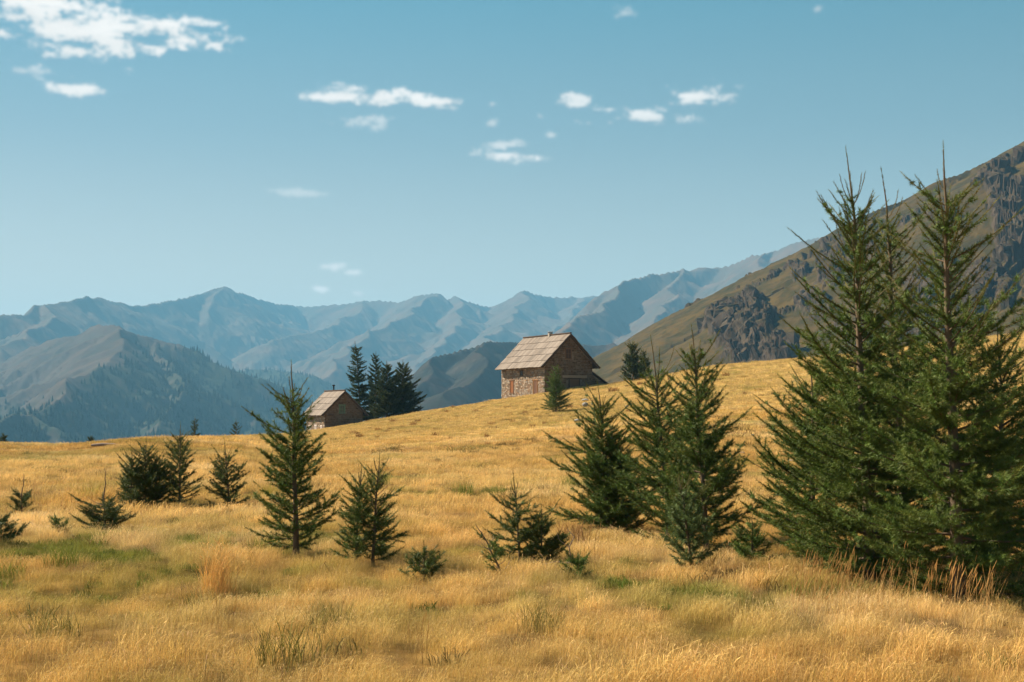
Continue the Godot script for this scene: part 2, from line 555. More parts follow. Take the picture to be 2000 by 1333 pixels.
func stem(c: Dictionary, o: Node3D, r: RandomNumberGenerator, base: Vector3, size: float, xf: Array, cols: Array) -> void:
	var h: float = c.h * size
	var rad: float = c.r * pow(size, 0.7)
	var sc: float = c.get("sc", 0.12)
	var start: float = c.get("start", 0.06)
	var leader: float = c.get("leader", 0.14)
	var bare: float = c.get("bare", 0.0)
	var lean: Vector2 = c.get("lean", Vector2.ZERO) * size
	var far: bool = c.get("far", false)
	var thick: float = c.get("thick", 0.011 * h + 0.006)
	var dense: float = c.get("dens", 1.0)
	var tint: Color = c.get("tint", Color(0.068, 0.128, 0.024))
	var shoot_tint := Color(0.15, 0.145, 0.035)
	var tp := []
	var tr := []
	var wob := r.randf() * 50.0
	var crook := 0.10 if c.get("dead_top", false) else 0.02
	for k in 15:
		var t := k / 14.0
		tp.append(base + Vector3(lean.x * pow(t, 1.3) + na.get_noise_2d(wob + t * 160.0, 3.0) * crook * h * t, h * t - 0.05 * (1.0 - t), lean.y * t + na.get_noise_2d(wob + t * 160.0, 90.0) * crook * h * t))
		tr.append(thick * pow(1.0 - t, 0.85) + 0.0028 * (2.5 if far else 1.0) + thick * 0.5 * pow(maxf(0.0, 1.0 - t * 9.0), 2.0))
	var tb := MB.new()
	tb.tube(tp, tr, 5 if far else 8)
	part("trunk", tb.mesh(), M.bark, o)
	var trunk_at := func(t: float) -> Vector3:
		var f := clampf(t, 0, 1) * 14.0
		var k := mini(int(f), 13)
		return tp[k].lerp(tp[k + 1], f - k)
	var nbr: int = int(c.get("n", 60) * c.get("full", 1.0) * (0.4 + 0.6 * size))
	var wood := MB.new()
	var an := r.randf() * TAU
	for k in nbr:
		var q := pow((k + r.randf()) / nbr, 0.92)
		var t: float = lerpf(start, 1.0 - leader, q)
		an += 2.39996 + r.randf_range(-0.5, 0.5)
		var t2: float = (t - start) / (1.0 - start)
		var prof: float = pow(1.0 - t2, c.get("taper", 0.75)) * lerpf(0.72, 1.0, smoothstep(0.0, 0.14, t2))
		var L: float = rad * (prof + 0.06) * (r.randf_range(0.5, 1.12) if r.randf() < 0.8 else r.randf_range(1.05, 1.35))
		var el: float = lerpf(c.get("up0", 0.05), c.get("up1", 0.8), pow(t2, 1.1)) + r.randf_range(-0.35, 0.35)
		var dx := cos(an)
		L *= 1.0 + (c.get("right", 0.0) * maxf(dx, 0.0) + c.get("left", 0.0) * maxf(-dx, 0.0))
		L *= 1.0 + 0.6 * na.get_noise_2d(dx * 40.0 + c.seed * 37.0, t * 160.0 + sin(an) * 40.0)
		L = minf(L, rad * 1.25)
		if L < 0.03: continue
		var dead := r.randf() < bare
		var dir := Vector3(dx * cos(el), sin(el), sin(an) * cos(el))
		var p: Vector3 = trunk_at.call(t)
		var seg := 6
		var ds := L / seg
		var pts := [p]
		var rr := [minf(thick * 0.45, 0.0035 + 0.009 * L)]
		var bend: float = c.get("curve", 0.55)
		var yaw := r.randf_range(-0.5, 0.5)
		for s in seg:
			dir = (dir + Vector3(-dir.z, 0, dir.x) * yaw * 0.12 + Vector3.UP * bend * (0.10 + 0.05 * s) * (1.0 - dir.y)).normalized()
			if dead: dir = (dir + Vector3(r.randf() - 0.5, r.randf() - 0.5, r.randf() - 0.5) * 0.35).normalized()
			p = p + dir * ds
			pts.append(p)
			rr.append(maxf(rr[0] * (1.0 - (s + 1.0) / seg * 0.85), 0.0017 * (2.0 if far else 1.0)))
		if far:
			wood.tube(pts, rr, 3)
		else:
			var wb := MB.new()
			wb.tube(pts, rr, 5)
			part("branch", wb.mesh(), M.dead if dead else M.bark, o)
		if dead and r.randf() < 0.75: 
			continue
		var along := func(s: float) -> Vector3:
			var f := clampf(s, 0, 1) * seg
			var kk := mini(int(f), seg - 1)
			return pts[kk].lerp(pts[kk + 1], f - kk)
		# needles on the branch itself
		var top := smoothstep(c.get("thin", 0.45), c.get("thin", 0.45) + 0.35, t2)
		var s_ := 0.10 * L
		while s_ < L:
			var f := s_ / L
			var d: Vector3 = (along.call(f + 0.12) - along.call(f - 0.12)).normalized()
			var shoot: float = clampf(top * smoothstep(0.15, 0.5, f) + smoothstep(0.72, 1.0, f) * 0.7, 0, 1) * c.get("shoots", 1.0)
			var w := sc * lerpf(r.randf_range(0.9, 1.3), 0.42, shoot)
			if r.randf() < lerpf(1.0, 0.85, shoot):
				xf.append(aim(along.call(f), d, sc * 1.05, w, r.randf() * TAU))
				var cc := tint.lerp(shoot_tint, shoot * 0.75 + 0.2 * r.randf())
				cols.append(cc * r.randf_range(0.75, 1.3))
			s_ += sc * 0.6 / dense
		# side twigs, swept forward
		s_ = maxf(0.12 * L, sc * 0.6)
		while s_ < L * 0.94:
			var f := s_ / L
			var bd: Vector3 = (along.call(f + 0.1) - along.call(f - 0.1)).normalized()
			var side := bd.cross(Vector3.UP).normalized()
			for sgn in [-1.0, 1.0, r.randf_range(-0.5, 0.5)]:
				if r.randf() > (0.8 if absf(sgn) == 1.0 else 0.35) * (1.0 - 0.7 * top): continue
				var tl: float = clampf(0.42 * (L - s_) + sc * 0.5, sc * 0.6, 0.40 * c.get("twig", 1.0)) * r.randf_range(0.45, 1.25) * (1.0 - 0.4 * top)
				var td: Vector3 = (bd * r.randf_range(0.45, 1.1) + side * sgn * r.randf_range(0.6, 1.1) + Vector3.UP * r.randf_range(-0.4, 0.55)).normalized()
				var tpnt: Vector3 = along.call(f)
				var m := maxi(1, int(round(tl / (sc * 0.8))))
				for w in m:
					var end := float(w) / m
					xf.append(aim(tpnt, td, tl / m * 1.15, sc * lerpf(r.randf_range(0.85, 1.15), 0.6, end * end), r.randf() * TAU))
					cols.append(tint.lerp(shoot_tint, end * 0.35 + r.randf() * 0.25) * r.randf_range(0.7, 1.3))
					tpnt += td * tl / m
					td = (td + bd * 0.12 + Vector3.UP * 0.06 * bend).normalized()
			s_ += sc * 0.85 / dense
	if far:
		var w2 := part("branches", wood.mesh(), M.bark, o)
		w2.set_meta("kind", "stuff")
	# the leader: short needles hugging the bare stem
	var t := 1.0 - leader - 0.12
	while t < 1.0:
		var sh := smoothstep(1.0 - leader - 0.1, 1.0 - leader * 0.6, t)
		var d: Vector3 = (trunk_at.call(t + 0.04) - trunk_at.call(t - 0.04)).normalized()
		if c.get("dead_top", false) == false:
			xf.append(aim(trunk_at.call(t), d, sc, sc * lerpf(0.75, 0.36, sh), r.randf() * TAU))
			cols.append(tint.lerp(shoot_tint, sh * 0.9) * r.randf_range(0.8, 1.25))
		t += sc * 0.65 / h
	# upright bare shoots round the leader
	if c.get("dead_top", false) == false and not far:
		for k in int(c.get("spikes", 4) * 1.5):
			var tt: float = lerpf(1.0 - leader * 2.4, 1.0 - leader * 0.7, r.randf())
			var aa := r.randf() * TAU
			var dd := Vector3(cos(aa), r.randf_range(0.3, 0.9), sin(aa)).normalized()
			var pp: Vector3 = trunk_at.call(tt)
			var ll := leader * h * r.randf_range(0.45, 0.95)
			var pts := [pp]
			for s in 5:
				dd = (dd + Vector3.UP * 0.36).normalized()
				xf.append(aim(pp, dd, ll / 5.0 * 1.1, sc * 0.34, r.randf() * TAU))
				cols.append(shoot_tint * r.randf_range(0.8, 1.2))
				pp += dd * ll / 5.0
				pts.append(pp)
			var wb := MB.new()
			wb.tube(pts, [0.0042, 0.0038, 0.0034, 0.003, 0.0025, 0.002], 4)
			part("branch", wb.mesh(), M.bark, o)

# ---------------------------------------------------------------- grass
func clump(seed_: int, blades: int, radius: float, tall: float, wide: float, wind: float, heads := 0.25) -> ArrayMesh:
	var r := RandomNumberGenerator.new()
	r.seed = seed_
	var b := MB.new()
	for k in blades:
		var a := r.randf() * TAU
		var p := Vector3(cos(a), 0, sin(a)) * radius * sqrt(r.randf())
		var h := tall * r.randf_range(0.45, 1.15)
		var la := r.randf() * TAU
		var lean := Vector3(wind * r.randf_range(0.2, 1.4) + cos(la) * r.randf_range(0.1, 0.95), 0, sin(la) * r.randf_range(0.1, 0.95))
		var w := Vector3(cos(a * 7.0), 0, sin(a * 7.0)) * wide * 0.5 * r.randf_range(0.7, 1.3)
		var tone := r.randf_range(0.6, 1.4)
		var col := Color(tone, tone * r.randf_range(0.88, 1.08), tone * r.randf_range(0.7, 1.3))
		var q0 := p - Vector3(0, 0.03, 0)
		var q1 := p + Vector3(0, h * 0.45, 0) + lean * h * 0.2
		var q2 := p + Vector3(0, h * (0.80 - 0.08 * lean.length()), 0) + lean * h * 0.5
		var q3 := p + Vector3(0, h * (1.0 - 0.28 * lean.length()), 0) + lean * h * 0.92
		var nn := w.cross(Vector3.UP).normalized()
		b.quad(q0 - w, q0 + w, q1 + w * 0.85, q1 - w * 0.85, nn, col)
		b.quad(q1 - w * 0.85, q1 + w * 0.85, q2 + w * 0.6, q2 - w * 0.6, nn, col)
		if r.randf() < heads:
			var hw := w * 1.7
			var hc := col * Color(1.15, 1.12, 1.2)
			b.quad(q2 - w * 0.6, q2 + w * 0.6, q2.lerp(q3, 0.6) + hw, q2.lerp(q3, 0.6) - hw, nn, hc)
			b.tri(q2.lerp(q3, 0.6) - hw, q2.lerp(q3, 0.6) + hw, q3, nn, hc)
		else:
			b.tri(q2 - w * 0.6, q2 + w * 0.6, q3, nn, col)
	return b.mesh(true)

func lay_grass(called: String, label: String, meshes: Array, d0: float, d1: float, per: float, size: float, spread: float, keep_green := false) -> void:
	var sets := []
	for q in meshes: sets.append([[], []])
	var total := int(0.46 * (d1 * d1 - d0 * d0) * per)
	for k in total:
		var d := sqrt(lerpf(d0 * d0, d1 * d1, rng.randf()))
		var x := rng.randf_range(-0.46, 0.46) * d
		var z := -d
		var g := green_at(x, z) if d < 90.0 else 0.0
		var thin := clampf(0.5 + 1.1 * nb.get_noise_2d(x * 18.0, z * 18.0), 0.0, 1.0)
		if rng.randf() > 0.75 + 0.25 * thin: continue
		var s := size * rng.randf_range(0.7, 1.2) * (1.0 - 0.45 * g) * clampf(1.0 + 1.3 * nb.get_noise_2d(x * 170.0, z * 120.0), 0.55, 1.4) * (0.68 + 0.7 * clampf(0.5 + 1.3 * nb.get_noise_2d(x * 60.0, z * 60.0), 0, 1) * clampf(0.5 + na.get_noise_2d(x * 16.0, z * 16.0), 0.3, 1))
		var turn := rng.randf_range(-0.6, 0.6) + (PI if rng.randf() < 0.12 else 0.0)
		var bs := Basis(Vector3.UP, turn).scaled(Vector3(s * spread, s, s * spread))
		var w := rng.randi() % meshes.size()
		sets[w][0].append(Transform3D(bs, Vector3(x, ground(x, z), z)))
		sets[w][1].append(grass_color(x, z, rng.randf()))
	for w in meshes.size():
		var o := scatter(called, meshes[w], M.grass, sets[w][0], sets[w][1])
		tag(o, label, "grass", "", "stuff")

# ---------------------------------------------------------------- stone houses
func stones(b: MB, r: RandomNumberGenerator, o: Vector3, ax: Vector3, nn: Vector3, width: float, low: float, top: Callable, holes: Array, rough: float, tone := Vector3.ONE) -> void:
	var y := low
	while true:
		var rh := r.randf_range(0.10, 0.20)
		var a := r.randf_range(-0.15, 0.0)
		var any := false
		while a < width:
			var w := r.randf_range(0.12, 0.38)
			var a0 := maxf(a, 0.0)
			var a1 := minf(a + w, width)
			a += w + 0.018
			var y1 := y + rh * r.randf_range(0.86, 1.0)
			if a1 - a0 < 0.05: continue
			if y1 > top.call((a0 + a1) * 0.5): continue
			any = true
			var skip := false
			for hl in holes:
				if a1 > hl[0] and a0 < hl[2] and y1 > hl[1] and y < hl[3]: skip = true
			if skip: continue
			var out_ := r.randf_range(0.012, 0.05) * rough
			var g := r.randf()
			var col := Vector3(0.29, 0.24, 0.19).lerp(Vector3(0.39, 0.35, 0.30), r.randf())
			if g < 0.25: col = Vector3(0.21, 0.165, 0.125)
			elif g < 0.42: col = Vector3(0.29, 0.205, 0.14)
			elif g < 0.55: col = Vector3(0.27, 0.255, 0.235)
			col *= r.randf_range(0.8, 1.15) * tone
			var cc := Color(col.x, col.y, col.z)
			var j := func() -> float: return r.randf_range(-0.016, 0.016)
			var c := [Vector2(a0, y), Vector2(a1, y), Vector2(a1, y1), Vector2(a0, y1)]
			var f := []
			var k_ := []
			for q in 4:
				var e: Vector2 = c[q] + Vector2(j.call(), j.call())
				var inn: Vector2 = e.lerp(Vector2((a0 + a1) * 0.5, (y + y1) * 0.5), 0.14)
				k_.append(o + ax * e.x + Vector3.UP * e.y - nn * 0.02)
				f.append(o + ax * inn.x + Vector3.UP * inn.y + nn * (out_ + j.call() * 0.4))
			b.quad(f[0], f[1], f[2], f[3], nn, cc)
			for q in 4:
				var q2 := (q + 1) % 4
				var mid: Vector3 = (k_[q] + k_[q2]) * 0.5 - (o + ax * (a0 + a1) * 0.5 + Vector3.UP * (y + y1) * 0.5)
				b.quad(k_[q], k_[q2], f[q2], f[q], mid.normalized() + nn * 0.3, cc)
		y += rh + 0.015
		if not any and y > low + 1.0: break
		if y > 14.0: break

func house(called: String, label: String, u: float, d: float, w: float, l: float, eave: float, rise: float, ov: float, og: float, courses: int, big: bool, seed_: int) -> void:
	var r := RandomNumberGenerator.new()
	r.seed = seed_
	var root := thing(called, label, "house", px(u, d), deg_to_rad(29.0))
	var low := -3.2
	var X := Vector3(1, 0, 0)
	var Z := Vector3(0, 0, 1)
	# openings on the side wall (a measured from the near corner backwards) and on the gable
	var side_holes := []
	var gable_holes := []
	if big:
		side_holes = [[6.75, 0.1, 7.6, 1.45], [1.45, -0.35, 2.4, 1.35], [4.7, 2.0, 5.3, 2.45]]
		gable_holes = [[2.55, 3.7, 3.35, 4.75], [3.0, -0.3, 4.4, 1.5]]
	else:
		side_holes = [[0.75, -0.75, 1.2, 0.35], [2.6, -0.9, 3.1, 0.4], [4.6, -1.0, 5.1, 0.35]]
		gable_holes = [[1.85, 2.0, 2.55, 2.85]]
	var gtop := func(a: float) -> float: return eave + rise * (1.0 - absf(a - w * 0.5) / (w * 0.5)) - 0.12
	var stop := func(a: float) -> float: return eave - 0.05
	# mortar core
	var b := MB.new()
	var p := [Vector3(0, low, 0), Vector3(w, low, 0), Vector3(w, eave, 0), Vector3(w * 0.5, eave + rise, 0), Vector3(0, eave, 0)]
	var q := []
	for e in p: q.append(e + Vector3(0, 0, -l))
	for k in 3:
		b.tri(p[0], p[k + 1], p[k + 2], Z)
		b.tri(q[0], q[k + 1], q[k + 2], -Z)
	b.quad(p[0], q[0], q[4], p[4], -X)
	b.quad(p[1], q[1], q[2], p[2], X)
	b.quad(p[4], q[4], q[3], p[3], Vector3(-1, 1, 0))
	b.quad(p[2], q[2], q[3], p[3], Vector3(1, 1, 0))
	var wall := part("wall", b.mesh(), M.mortar, root)
	var s := MB.new()
	stones(s, r, Vector3.ZERO, X, Z, w, low + 1.5, gtop, gable_holes, 1.0, Vector3(0.44, 0.37, 0.30))  # same stone as side wall, gable shade painted in as darker brown tone
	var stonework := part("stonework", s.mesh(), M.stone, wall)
	stonework.set_meta("kind", "stuff")
	s = MB.new()
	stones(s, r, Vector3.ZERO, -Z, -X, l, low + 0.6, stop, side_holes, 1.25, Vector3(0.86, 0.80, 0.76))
	stonework = part("stonework", s.mesh(), M.stone, wall)
	stonework.set_meta("kind", "stuff")
	# roof: two decks, then board courses lying on them
	var run := w * 0.5 + ov
	var fall := rise / (w * 0.5)
	var slope := sqrt(run * run * (1.0 + fall * fall))
	var ridge := Vector3(w * 0.5, eave + rise + 0.12, 0)
	var b2 := MB.new()
	for sgn in [-1.0, 1.0]:
		var dn := Vector3(sgn * run, -run * fall, 0)
		var up := Vector3(sgn * fall, 1, 0).normalized()
		var a0 := ridge + Vector3(0, 0, og)
		var a1 := ridge + Vector3(0, 0, -l - og * 0.5)
		b2.quad(a0, a1, a1 + dn, a0 + dn, up)
		b2.quad(a0 - up * 0.09, a1 - up * 0.09, a1 + dn - up * 0.09, a0 + dn - up * 0.09, -up)
		b2.quad(a0, a0 + dn, a0 + dn - up * 0.09, a0 - up * 0.09, Z)
		b2.quad(a1, a1 + dn, a1 + dn - up * 0.09, a1 - up * 0.09, -Z)
		b2.quad(a0 + dn, a1 + dn, a1 + dn - up * 0.09, a0 + dn - up * 0.09, dn)
	var roof := part("roof", b2.mesh(), M.old_wood, root)
	var full := l + og * 1.5
	for sgn in [-1.0, 1.0]:
		var dn := Vector3(sgn * run, -run * fall, 0).normalized()
		var up := Vector3(sgn * fall, 1, 0).normalized()
		var step := slope / courses
		for k in courses:
			var zc := og + 0.02
			while zc > -l - og * 0.5:
				var wd := r.randf_range(0.24, 0.40) * (1.0 if sgn < 0.0 else 1.6)
				wd = minf(wd, zc + l + og * 0.5 + 0.02)
				var pl := part("plank", plank_meshes[r.randi() % plank_meshes.size()], M.planks[r.randi() % M.planks.size()], roof)
				var ln := step * 1.10 + r.randf_range(-0.03, 0.05)
				var mid := ridge + dn * (step * k + ln * 0.5 - 0.02) + up * (0.035 + r.randf_range(0, 0.008)) + Vector3(0, 0, zc - wd * 0.5)
				var lift := 0.045
				var ty := (up + dn * lift).normalized()
				var tx := Z.cross(ty).normalized() if sgn < 0.0 else ty.cross(Z).normalized()
				# x runs down the slope, y out of it, z along the ridge
				var bx := (dn - up * lift * -1.0).normalized()
				var by := bx.cross(Z) if bx.cross(Z).dot(up) > 0.0 else Z.cross(bx)
				pl.transform = Transform3D(Basis(bx * ln, by * 0.028, Z * (wd - 0.018)), mid + by * 0.012)
				zc -= wd
	# ridge boards, bargeboards
	b = MB.new()
	b.box(Vector3(-0.13, -0.05, -l - og * 0.5), Vector3(0.13, 0.07, og), Color.WHITE, 0.02)
	var cap := part("ridge_cap", b.mesh(), M.dark_wood, root)
	cap.position = ridge + Vector3(0, 0.09, 0)
	for sgn in [-1.0, 1.0]:
		b = MB.new()
		b.box(Vector3(0, -0.16, -0.03), Vector3(slope, 0.0, 0.03), Color.WHITE, 0.01)
		var brd := part("bargeboard", b.mesh(), M.dark_wood, root)
		var dn := Vector3(sgn * run, -run * fall, 0).normalized()
		var up := Vector3(sgn * fall, 1, 0).normalized()
		brd.transform = Transform3D(Basis(dn, up, dn.cross(up)), ridge + Vector3(0, 0, og + 0.034) - up * 0.02)
	if big:
		b = MB.new()
		b.box(Vector3(-0.35, -0.3, -0.28), Vector3(0.35, 0.30, 0.28), Color.WHITE, 0.03)
		var ch := part("chimney", b.mesh(), M.grey_stone, root)
		ch.position = ridge + Vector3(0, 0.06, -3.9)
		ch.scale = Vector3(0.62, 0.7, 0.62)
		for k in 4:
			b = MB.new()
			b.box(Vector3(-0.06, 0.30, -0.05), Vector3(0.06, 0.48, 0.05), Color.WHITE, 0.01)
			var post := part("post", b.mesh(), M.dark_wood, ch)
			post.position = Vector3(-0.25 + 0.5 * (k % 2), 0, -0.2 + 0.4 * int(k / 2))
		b = MB.new()
		b.box(Vector3(-0.42, 0.48, -0.36), Vector3(0.42, 0.56, 0.36), Color.WHITE, 0.02)
		part("chimney_slab", b.mesh(), M.grey_stone, ch)
		opening(root, "window", side_holes[0], true, M.shutter, "orange wooden shutter", M.brown_wood)
		opening(root, "door", side_holes[1], true, M.door_wood, "", M.orange_wood)
		opening(root, "window", side_holes[2], true, M.glass, "", M.dark_wood)
		opening(root, "window", gable_holes[0], false, M.dark_wood, "", M.brown_wood)
		opening(root, "barn_door", gable_holes[1], false, M.brown_wood, "", M.dark_wood)
		b = MB.new()
		b.box(Vector3(2.2, 1.62, -0.05), Vector3(5.3, 1.92, 0.06), Color.WHITE, 0.02)
		part("lintel", b.mesh(), M.grey_wood, root)
		b = MB.new()
		b.box(Vector3(-1.5, -0.62, -2.75), Vector3(-0.06, -0.42, -0.9), Color.WHITE, 0.03)
		part("doorstep", b.mesh(), M.pale_stone, root)
		# lean-to on the far side of the gable
		b = MB.new()
		var f := [Vector3(w + 0.02, low, -0.25), Vector3(w + 2.3, low, -0.25), Vector3(w + 2.3, 0.75, -0.25), Vector3(w + 0.02, 2.15, -0.25)]
		var g := []
		for e in f: g.append(e + Vector3(0, 0, -6.0))
		b.quad(f[0], f[1], f[2], f[3], Z)
		b.quad(g[0], g[1], g[2], g[3], -Z)
		b.quad(f[1], g[1], g[2], f[2], X)
		b.quad(f[3], g[3], g[2], f[2], Vector3(0.6, 1, 0))
		var annex := part("annex_wall", b.mesh(), M.mortar, root)
		s = MB.new()
		stones(s, r, Vector3(w + 0.03, 0, -0.25), X, Z, 2.25, -2.0, func(a: float) -> float: return 2.1 - 0.61 * a, [], 1.0, Vector3(0.44, 0.37, 0.30))  # annex front carries the same painted-in shade as the gable stones
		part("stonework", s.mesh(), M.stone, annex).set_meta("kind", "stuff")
		var dn := Vector3(2.75, -1.7, 0)
		var len2 := dn.length()
		dn = dn.normalized()
		var up := Vector3(-dn.y, dn.x, 0)
		b = MB.new()
		b.box(Vector3(0, 0, -6.5), Vector3(len2, 0.1, 0.1), Color.WHITE, 0.015)
		var lr := part("annex_roof", b.mesh(), M.old_wood, root)
		lr.transform = Transform3D(Basis(dn, up, dn.cross(up)), Vector3(w + 0.05, 2.25, -0.1))
		for k in 14:
			var pl := part("plank", plank_meshes[r.randi() % plank_meshes.size()], M.planks[r.randi() % M.planks.size()], lr)
			pl.transform = Transform3D(Basis(Vector3(len2 + 0.05, 0, 0), Vector3(0, 0.03, 0), Vector3(0, 0, 0.44)), Vector3(len2 * 0.5, 0.118, -0.15 - k * 0.46))
	else:
		b = MB.new()
		b.tube([Vector3.ZERO, Vector3(0, 0.3, 0), Vector3(0, 0.75, 0)], [0.09, 0.09, 0.09], 10)
		b.tube([Vector3(0, 0.70, 0), Vector3(0, 0.78, 0), Vector3(0, 0.86, 0)], [0.14, 0.19, 0.16], 10)
		b.tri(Vector3(0.17, 0.86, 0), Vector3(-0.09, 0.86, 0.14), Vector3(-0.09, 0.86, -0.14), Vector3.UP)
		var pipe := part("stove_pipe", b.mesh(), M.iron, root)
		pipe.position = ridge + Vector3(0.1, -0.05, -3.6)
		for k in 3:
			opening(root, "window", side_holes[k], true, M.pale_wood, "", M.pale_wood)
		opening(root, "window", gable_holes[0], false, M.glass, "", M.green_wood)
		b = MB.new()
		b.box(Vector3(0.42, 1.62, 0.02), Vector3(1.12, 1.86, 0.12), Color.WHITE, 0.02)
		part("shelf_board", b.mesh(), M.dark_wood, root)
		b = MB.new()
		b.box(Vector3(1.75, 3.05, 0.0), Vector3(2.35, 3.2, 0.08), Color.WHITE, 0.02)
		part("lintel", b.mesh(), M.dark_wood, root)

func opening(root: Node3D, called: String, h: Array, side: bool, leaf: Material, leaf_label: String, frame: Material) -> void:
	var w: float = h[2] - h[0]
	var t: float = h[3] - h[1]
	var b := MB.new()
	b.box(Vector3(0.03, 0.03, -0.02), Vector3(w - 0.03, t - 0.03, 0.012))
	var o := part(called, b.mesh(), leaf, root)
	if leaf_label: o.set_meta("label", leaf_label)
	b = MB.new()
	var e := 0.10
	b.box(Vector3(-0.02, 0, -0.03), Vector3(e, t, 0.06), Color.WHITE, 0.012)
	b.box(Vector3(w - e, 0, -0.03), Vector3(w + 0.02, t, 0.06), Color.WHITE, 0.012)
	b.box(Vector3(-0.12, t, -0.03), Vector3(w + 0.12, t + 0.13, 0.075), Color.WHITE, 0.015)
	b.box(Vector3(-0.08, -0.09, -0.03), Vector3(w + 0.08, 0, 0.09), Color.WHITE, 0.015)
	part("frame", b.mesh(), frame, o)
	if called == "window":
		b = MB.new()
		b.box(Vector3(w * 0.5 - 0.02, 0.0, 0.012), Vector3(w * 0.5 + 0.02, t, 0.032))
		b.box(Vector3(e, t * 0.5 - 0.02, 0.012), Vector3(w - e, t * 0.5 + 0.02, 0.028))
		part("glazing_bar", b.mesh(), frame, o)
	if side:
		o.transform = Transform3D(Basis(Vector3(0, 0, 1), Vector3(0, 1, 0), Vector3(-1, 0, 0)), Vector3(-0.008, h[1], -h[2]))
	else:
		o.position = Vector3(h[0], h[1], 0.008)
var plank_meshes := []

# ---------------------------------------------------------------- rocks and tufts
func rock_mesh(seed_: int) -> ArrayMesh:
	var s := SphereMesh.new()
	s.radius = 0.5; s.height = 1.0; s.radial_segments = 14; s.rings = 9
	var a := s.get_mesh_arrays()
	var v: PackedVector3Array = a[Mesh.ARRAY_VERTEX]
	var c := PackedColorArray()
	for k in v.size():
		var p := v[k]
		var f := 1.0 + 0.9 * nc.get_noise_3d(p.x * 55.0 + seed_ * 31.0, p.y * 55.0, p.z * 55.0) + 0.3 * nb.get_noise_3d(p.x * 90.0, p.y * 90.0 + seed_, p.z * 90.0)
		p *= clampf(f, 0.55, 1.4)
		p.y *= 0.7
		v[k] = p
		var t := 0.30 + 0.10 * nb.get_noise_3d(p.x * 120.0, p.y * 120.0, p.z * 120.0)
		c.append(Color(t, t * 0.96, t * 0.9))
	var b := MB.new()
	b.v = v; b.c = c; b.i = a[Mesh.ARRAY_INDEX]
	return b.mesh(true)

func sky_image() -> Image:
	var small := Image.create_empty(512, 256, false, Image.FORMAT_RGBF)
	for y in 256:
		var el := 90.0 - (y + 0.5) / 256.0 * 180.0
		for x in 512:
			var az := (x + 0.5) / 512.0 * 360.0 - 180.0
			small.set_pixel(x, y, sky_at(el, az))
	small.resize(4096, 2048, Image.INTERPOLATE_CUBIC)
	var im := small
	# clouds: centre and half size in degrees of azimuth and height
	var list := []
	for e in [[120, 55, 190, 60, 1.25], [190, 75, 110, 55, 1.25], [300, 60, 125, 38, 1.2], [230, 85, 90, 36, 1.1], [60, 25, 95, 45, 1.15], [152, 171, 46, 20, 1.0], [660, 186, 62, 22, 1.2], [745, 188, 60, 22, 1.1], [840, 200, 82, 17, 1.1], [690, 235, 60, 18, 0.55], [980, 304, 75, 15, 1.15], [985, 282, 36, 12, 0.6], [1122, 192, 30, 15, 0.85], [1255, 228, 78, 20, 0.9], [1365, 190, 48, 28, 0.95], [1420, 187, 50, 16, 0.7], [638, 520, 34, 9, 1.1], [692, 532, 18, 7, 1.0], [627, 565, 17, 9, 1.0], [702, 572, 30, 9, 0.95], [50, 140, 45, 12, 0.5], [965, 240, 12, 10, 0.5], [1078, 262, 15, 10, 0.6], [580, 378, 45, 12, 0.4], [1222, 25, 26, 16, 0.4], [1055, 228, 10, 10, 0.4], [1595, 18, 14, 12, 0.4]]:
		var rr := ray(e[0], e[1])
		var az := rad_to_deg(atan2(rr.x, 1.0))
		var el := rad_to_deg(atan2(rr.y, sqrt(1.0 + rr.x * rr.x)))
		list.append([az, el, rad_to_deg(e[2] / F), rad_to_deg(e[3] / F), e[4]])
	for k in 34:
		var az := rng.randf_range(28.0, 332.0)
		list.append([az if az < 180.0 else az - 360.0, rng.randf_range(3.0, 28.0), rng.randf_range(1.0, 3.6), rng.randf_range(0.3, 0.9), rng.randf_range(0.7, 1.2)])
	var cn := FastNoiseLite.new()
	cn.seed = 5
	cn.fractal_octaves = 6
	cn.frequency = 0.01
	cn.fractal_gain = 0.58
	for e in list:
		var x0 := int((e[0] - e[2] * 1.9) / 360.0 * 4096.0 + 2048.0)
		var x1 := int((e[0] + e[2] * 1.9) / 360.0 * 4096.0 + 2048.0)
		var y0 := int((90.0 - e[1] - e[3] * 1.9) / 180.0 * 2048.0)
		var y1 := int((90.0 - e[1] + e[3] * 1.9) / 180.0 * 2048.0)
		for y in range(y0, y1 + 1):
			for x in range(x0, x1 + 1):
				var az := (x + 0.5) / 4096.0 * 360.0 - 180.0
				var el := 90.0 - (y + 0.5) / 2048.0 * 180.0
				var q := Vector2((az - e[0]) / e[2], (el - e[1]) / e[3])
				if q.y < 0.0: q.y *= 1.15
				var n := cn.get_noise_2d(az * 36.0 + 30.0 * cn.get_noise_2d(az * 60.0, el * 60.0 + 99.0), el * 115.0)
				var n2 := cn.get_noise_2d(az * 170.0 + 500.0, el * 230.0)
				var a := clampf((1.2 - Vector2(q.x, q.y * 1.2).length() * 1.1 + n * 1.7 + n2 * 0.7) * 0.9, 0.0, 1.0)
				a = a * a * (3.0 - 2.0 * a) * minf(1.0, e[4])
				if a <= 0.002: continue
				var px_ := posmod(x, 4096)
				var was := im.get_pixel(px_, y)
				var lit := 0.90 + 0.10 * clampf(q.y * 0.6 + n * 1.5 + 0.2, -1, 1)
				im.set_pixel(px_, y, was.lerp(Color(0.40, 0.38, 0.36) * lit, a))
	return im

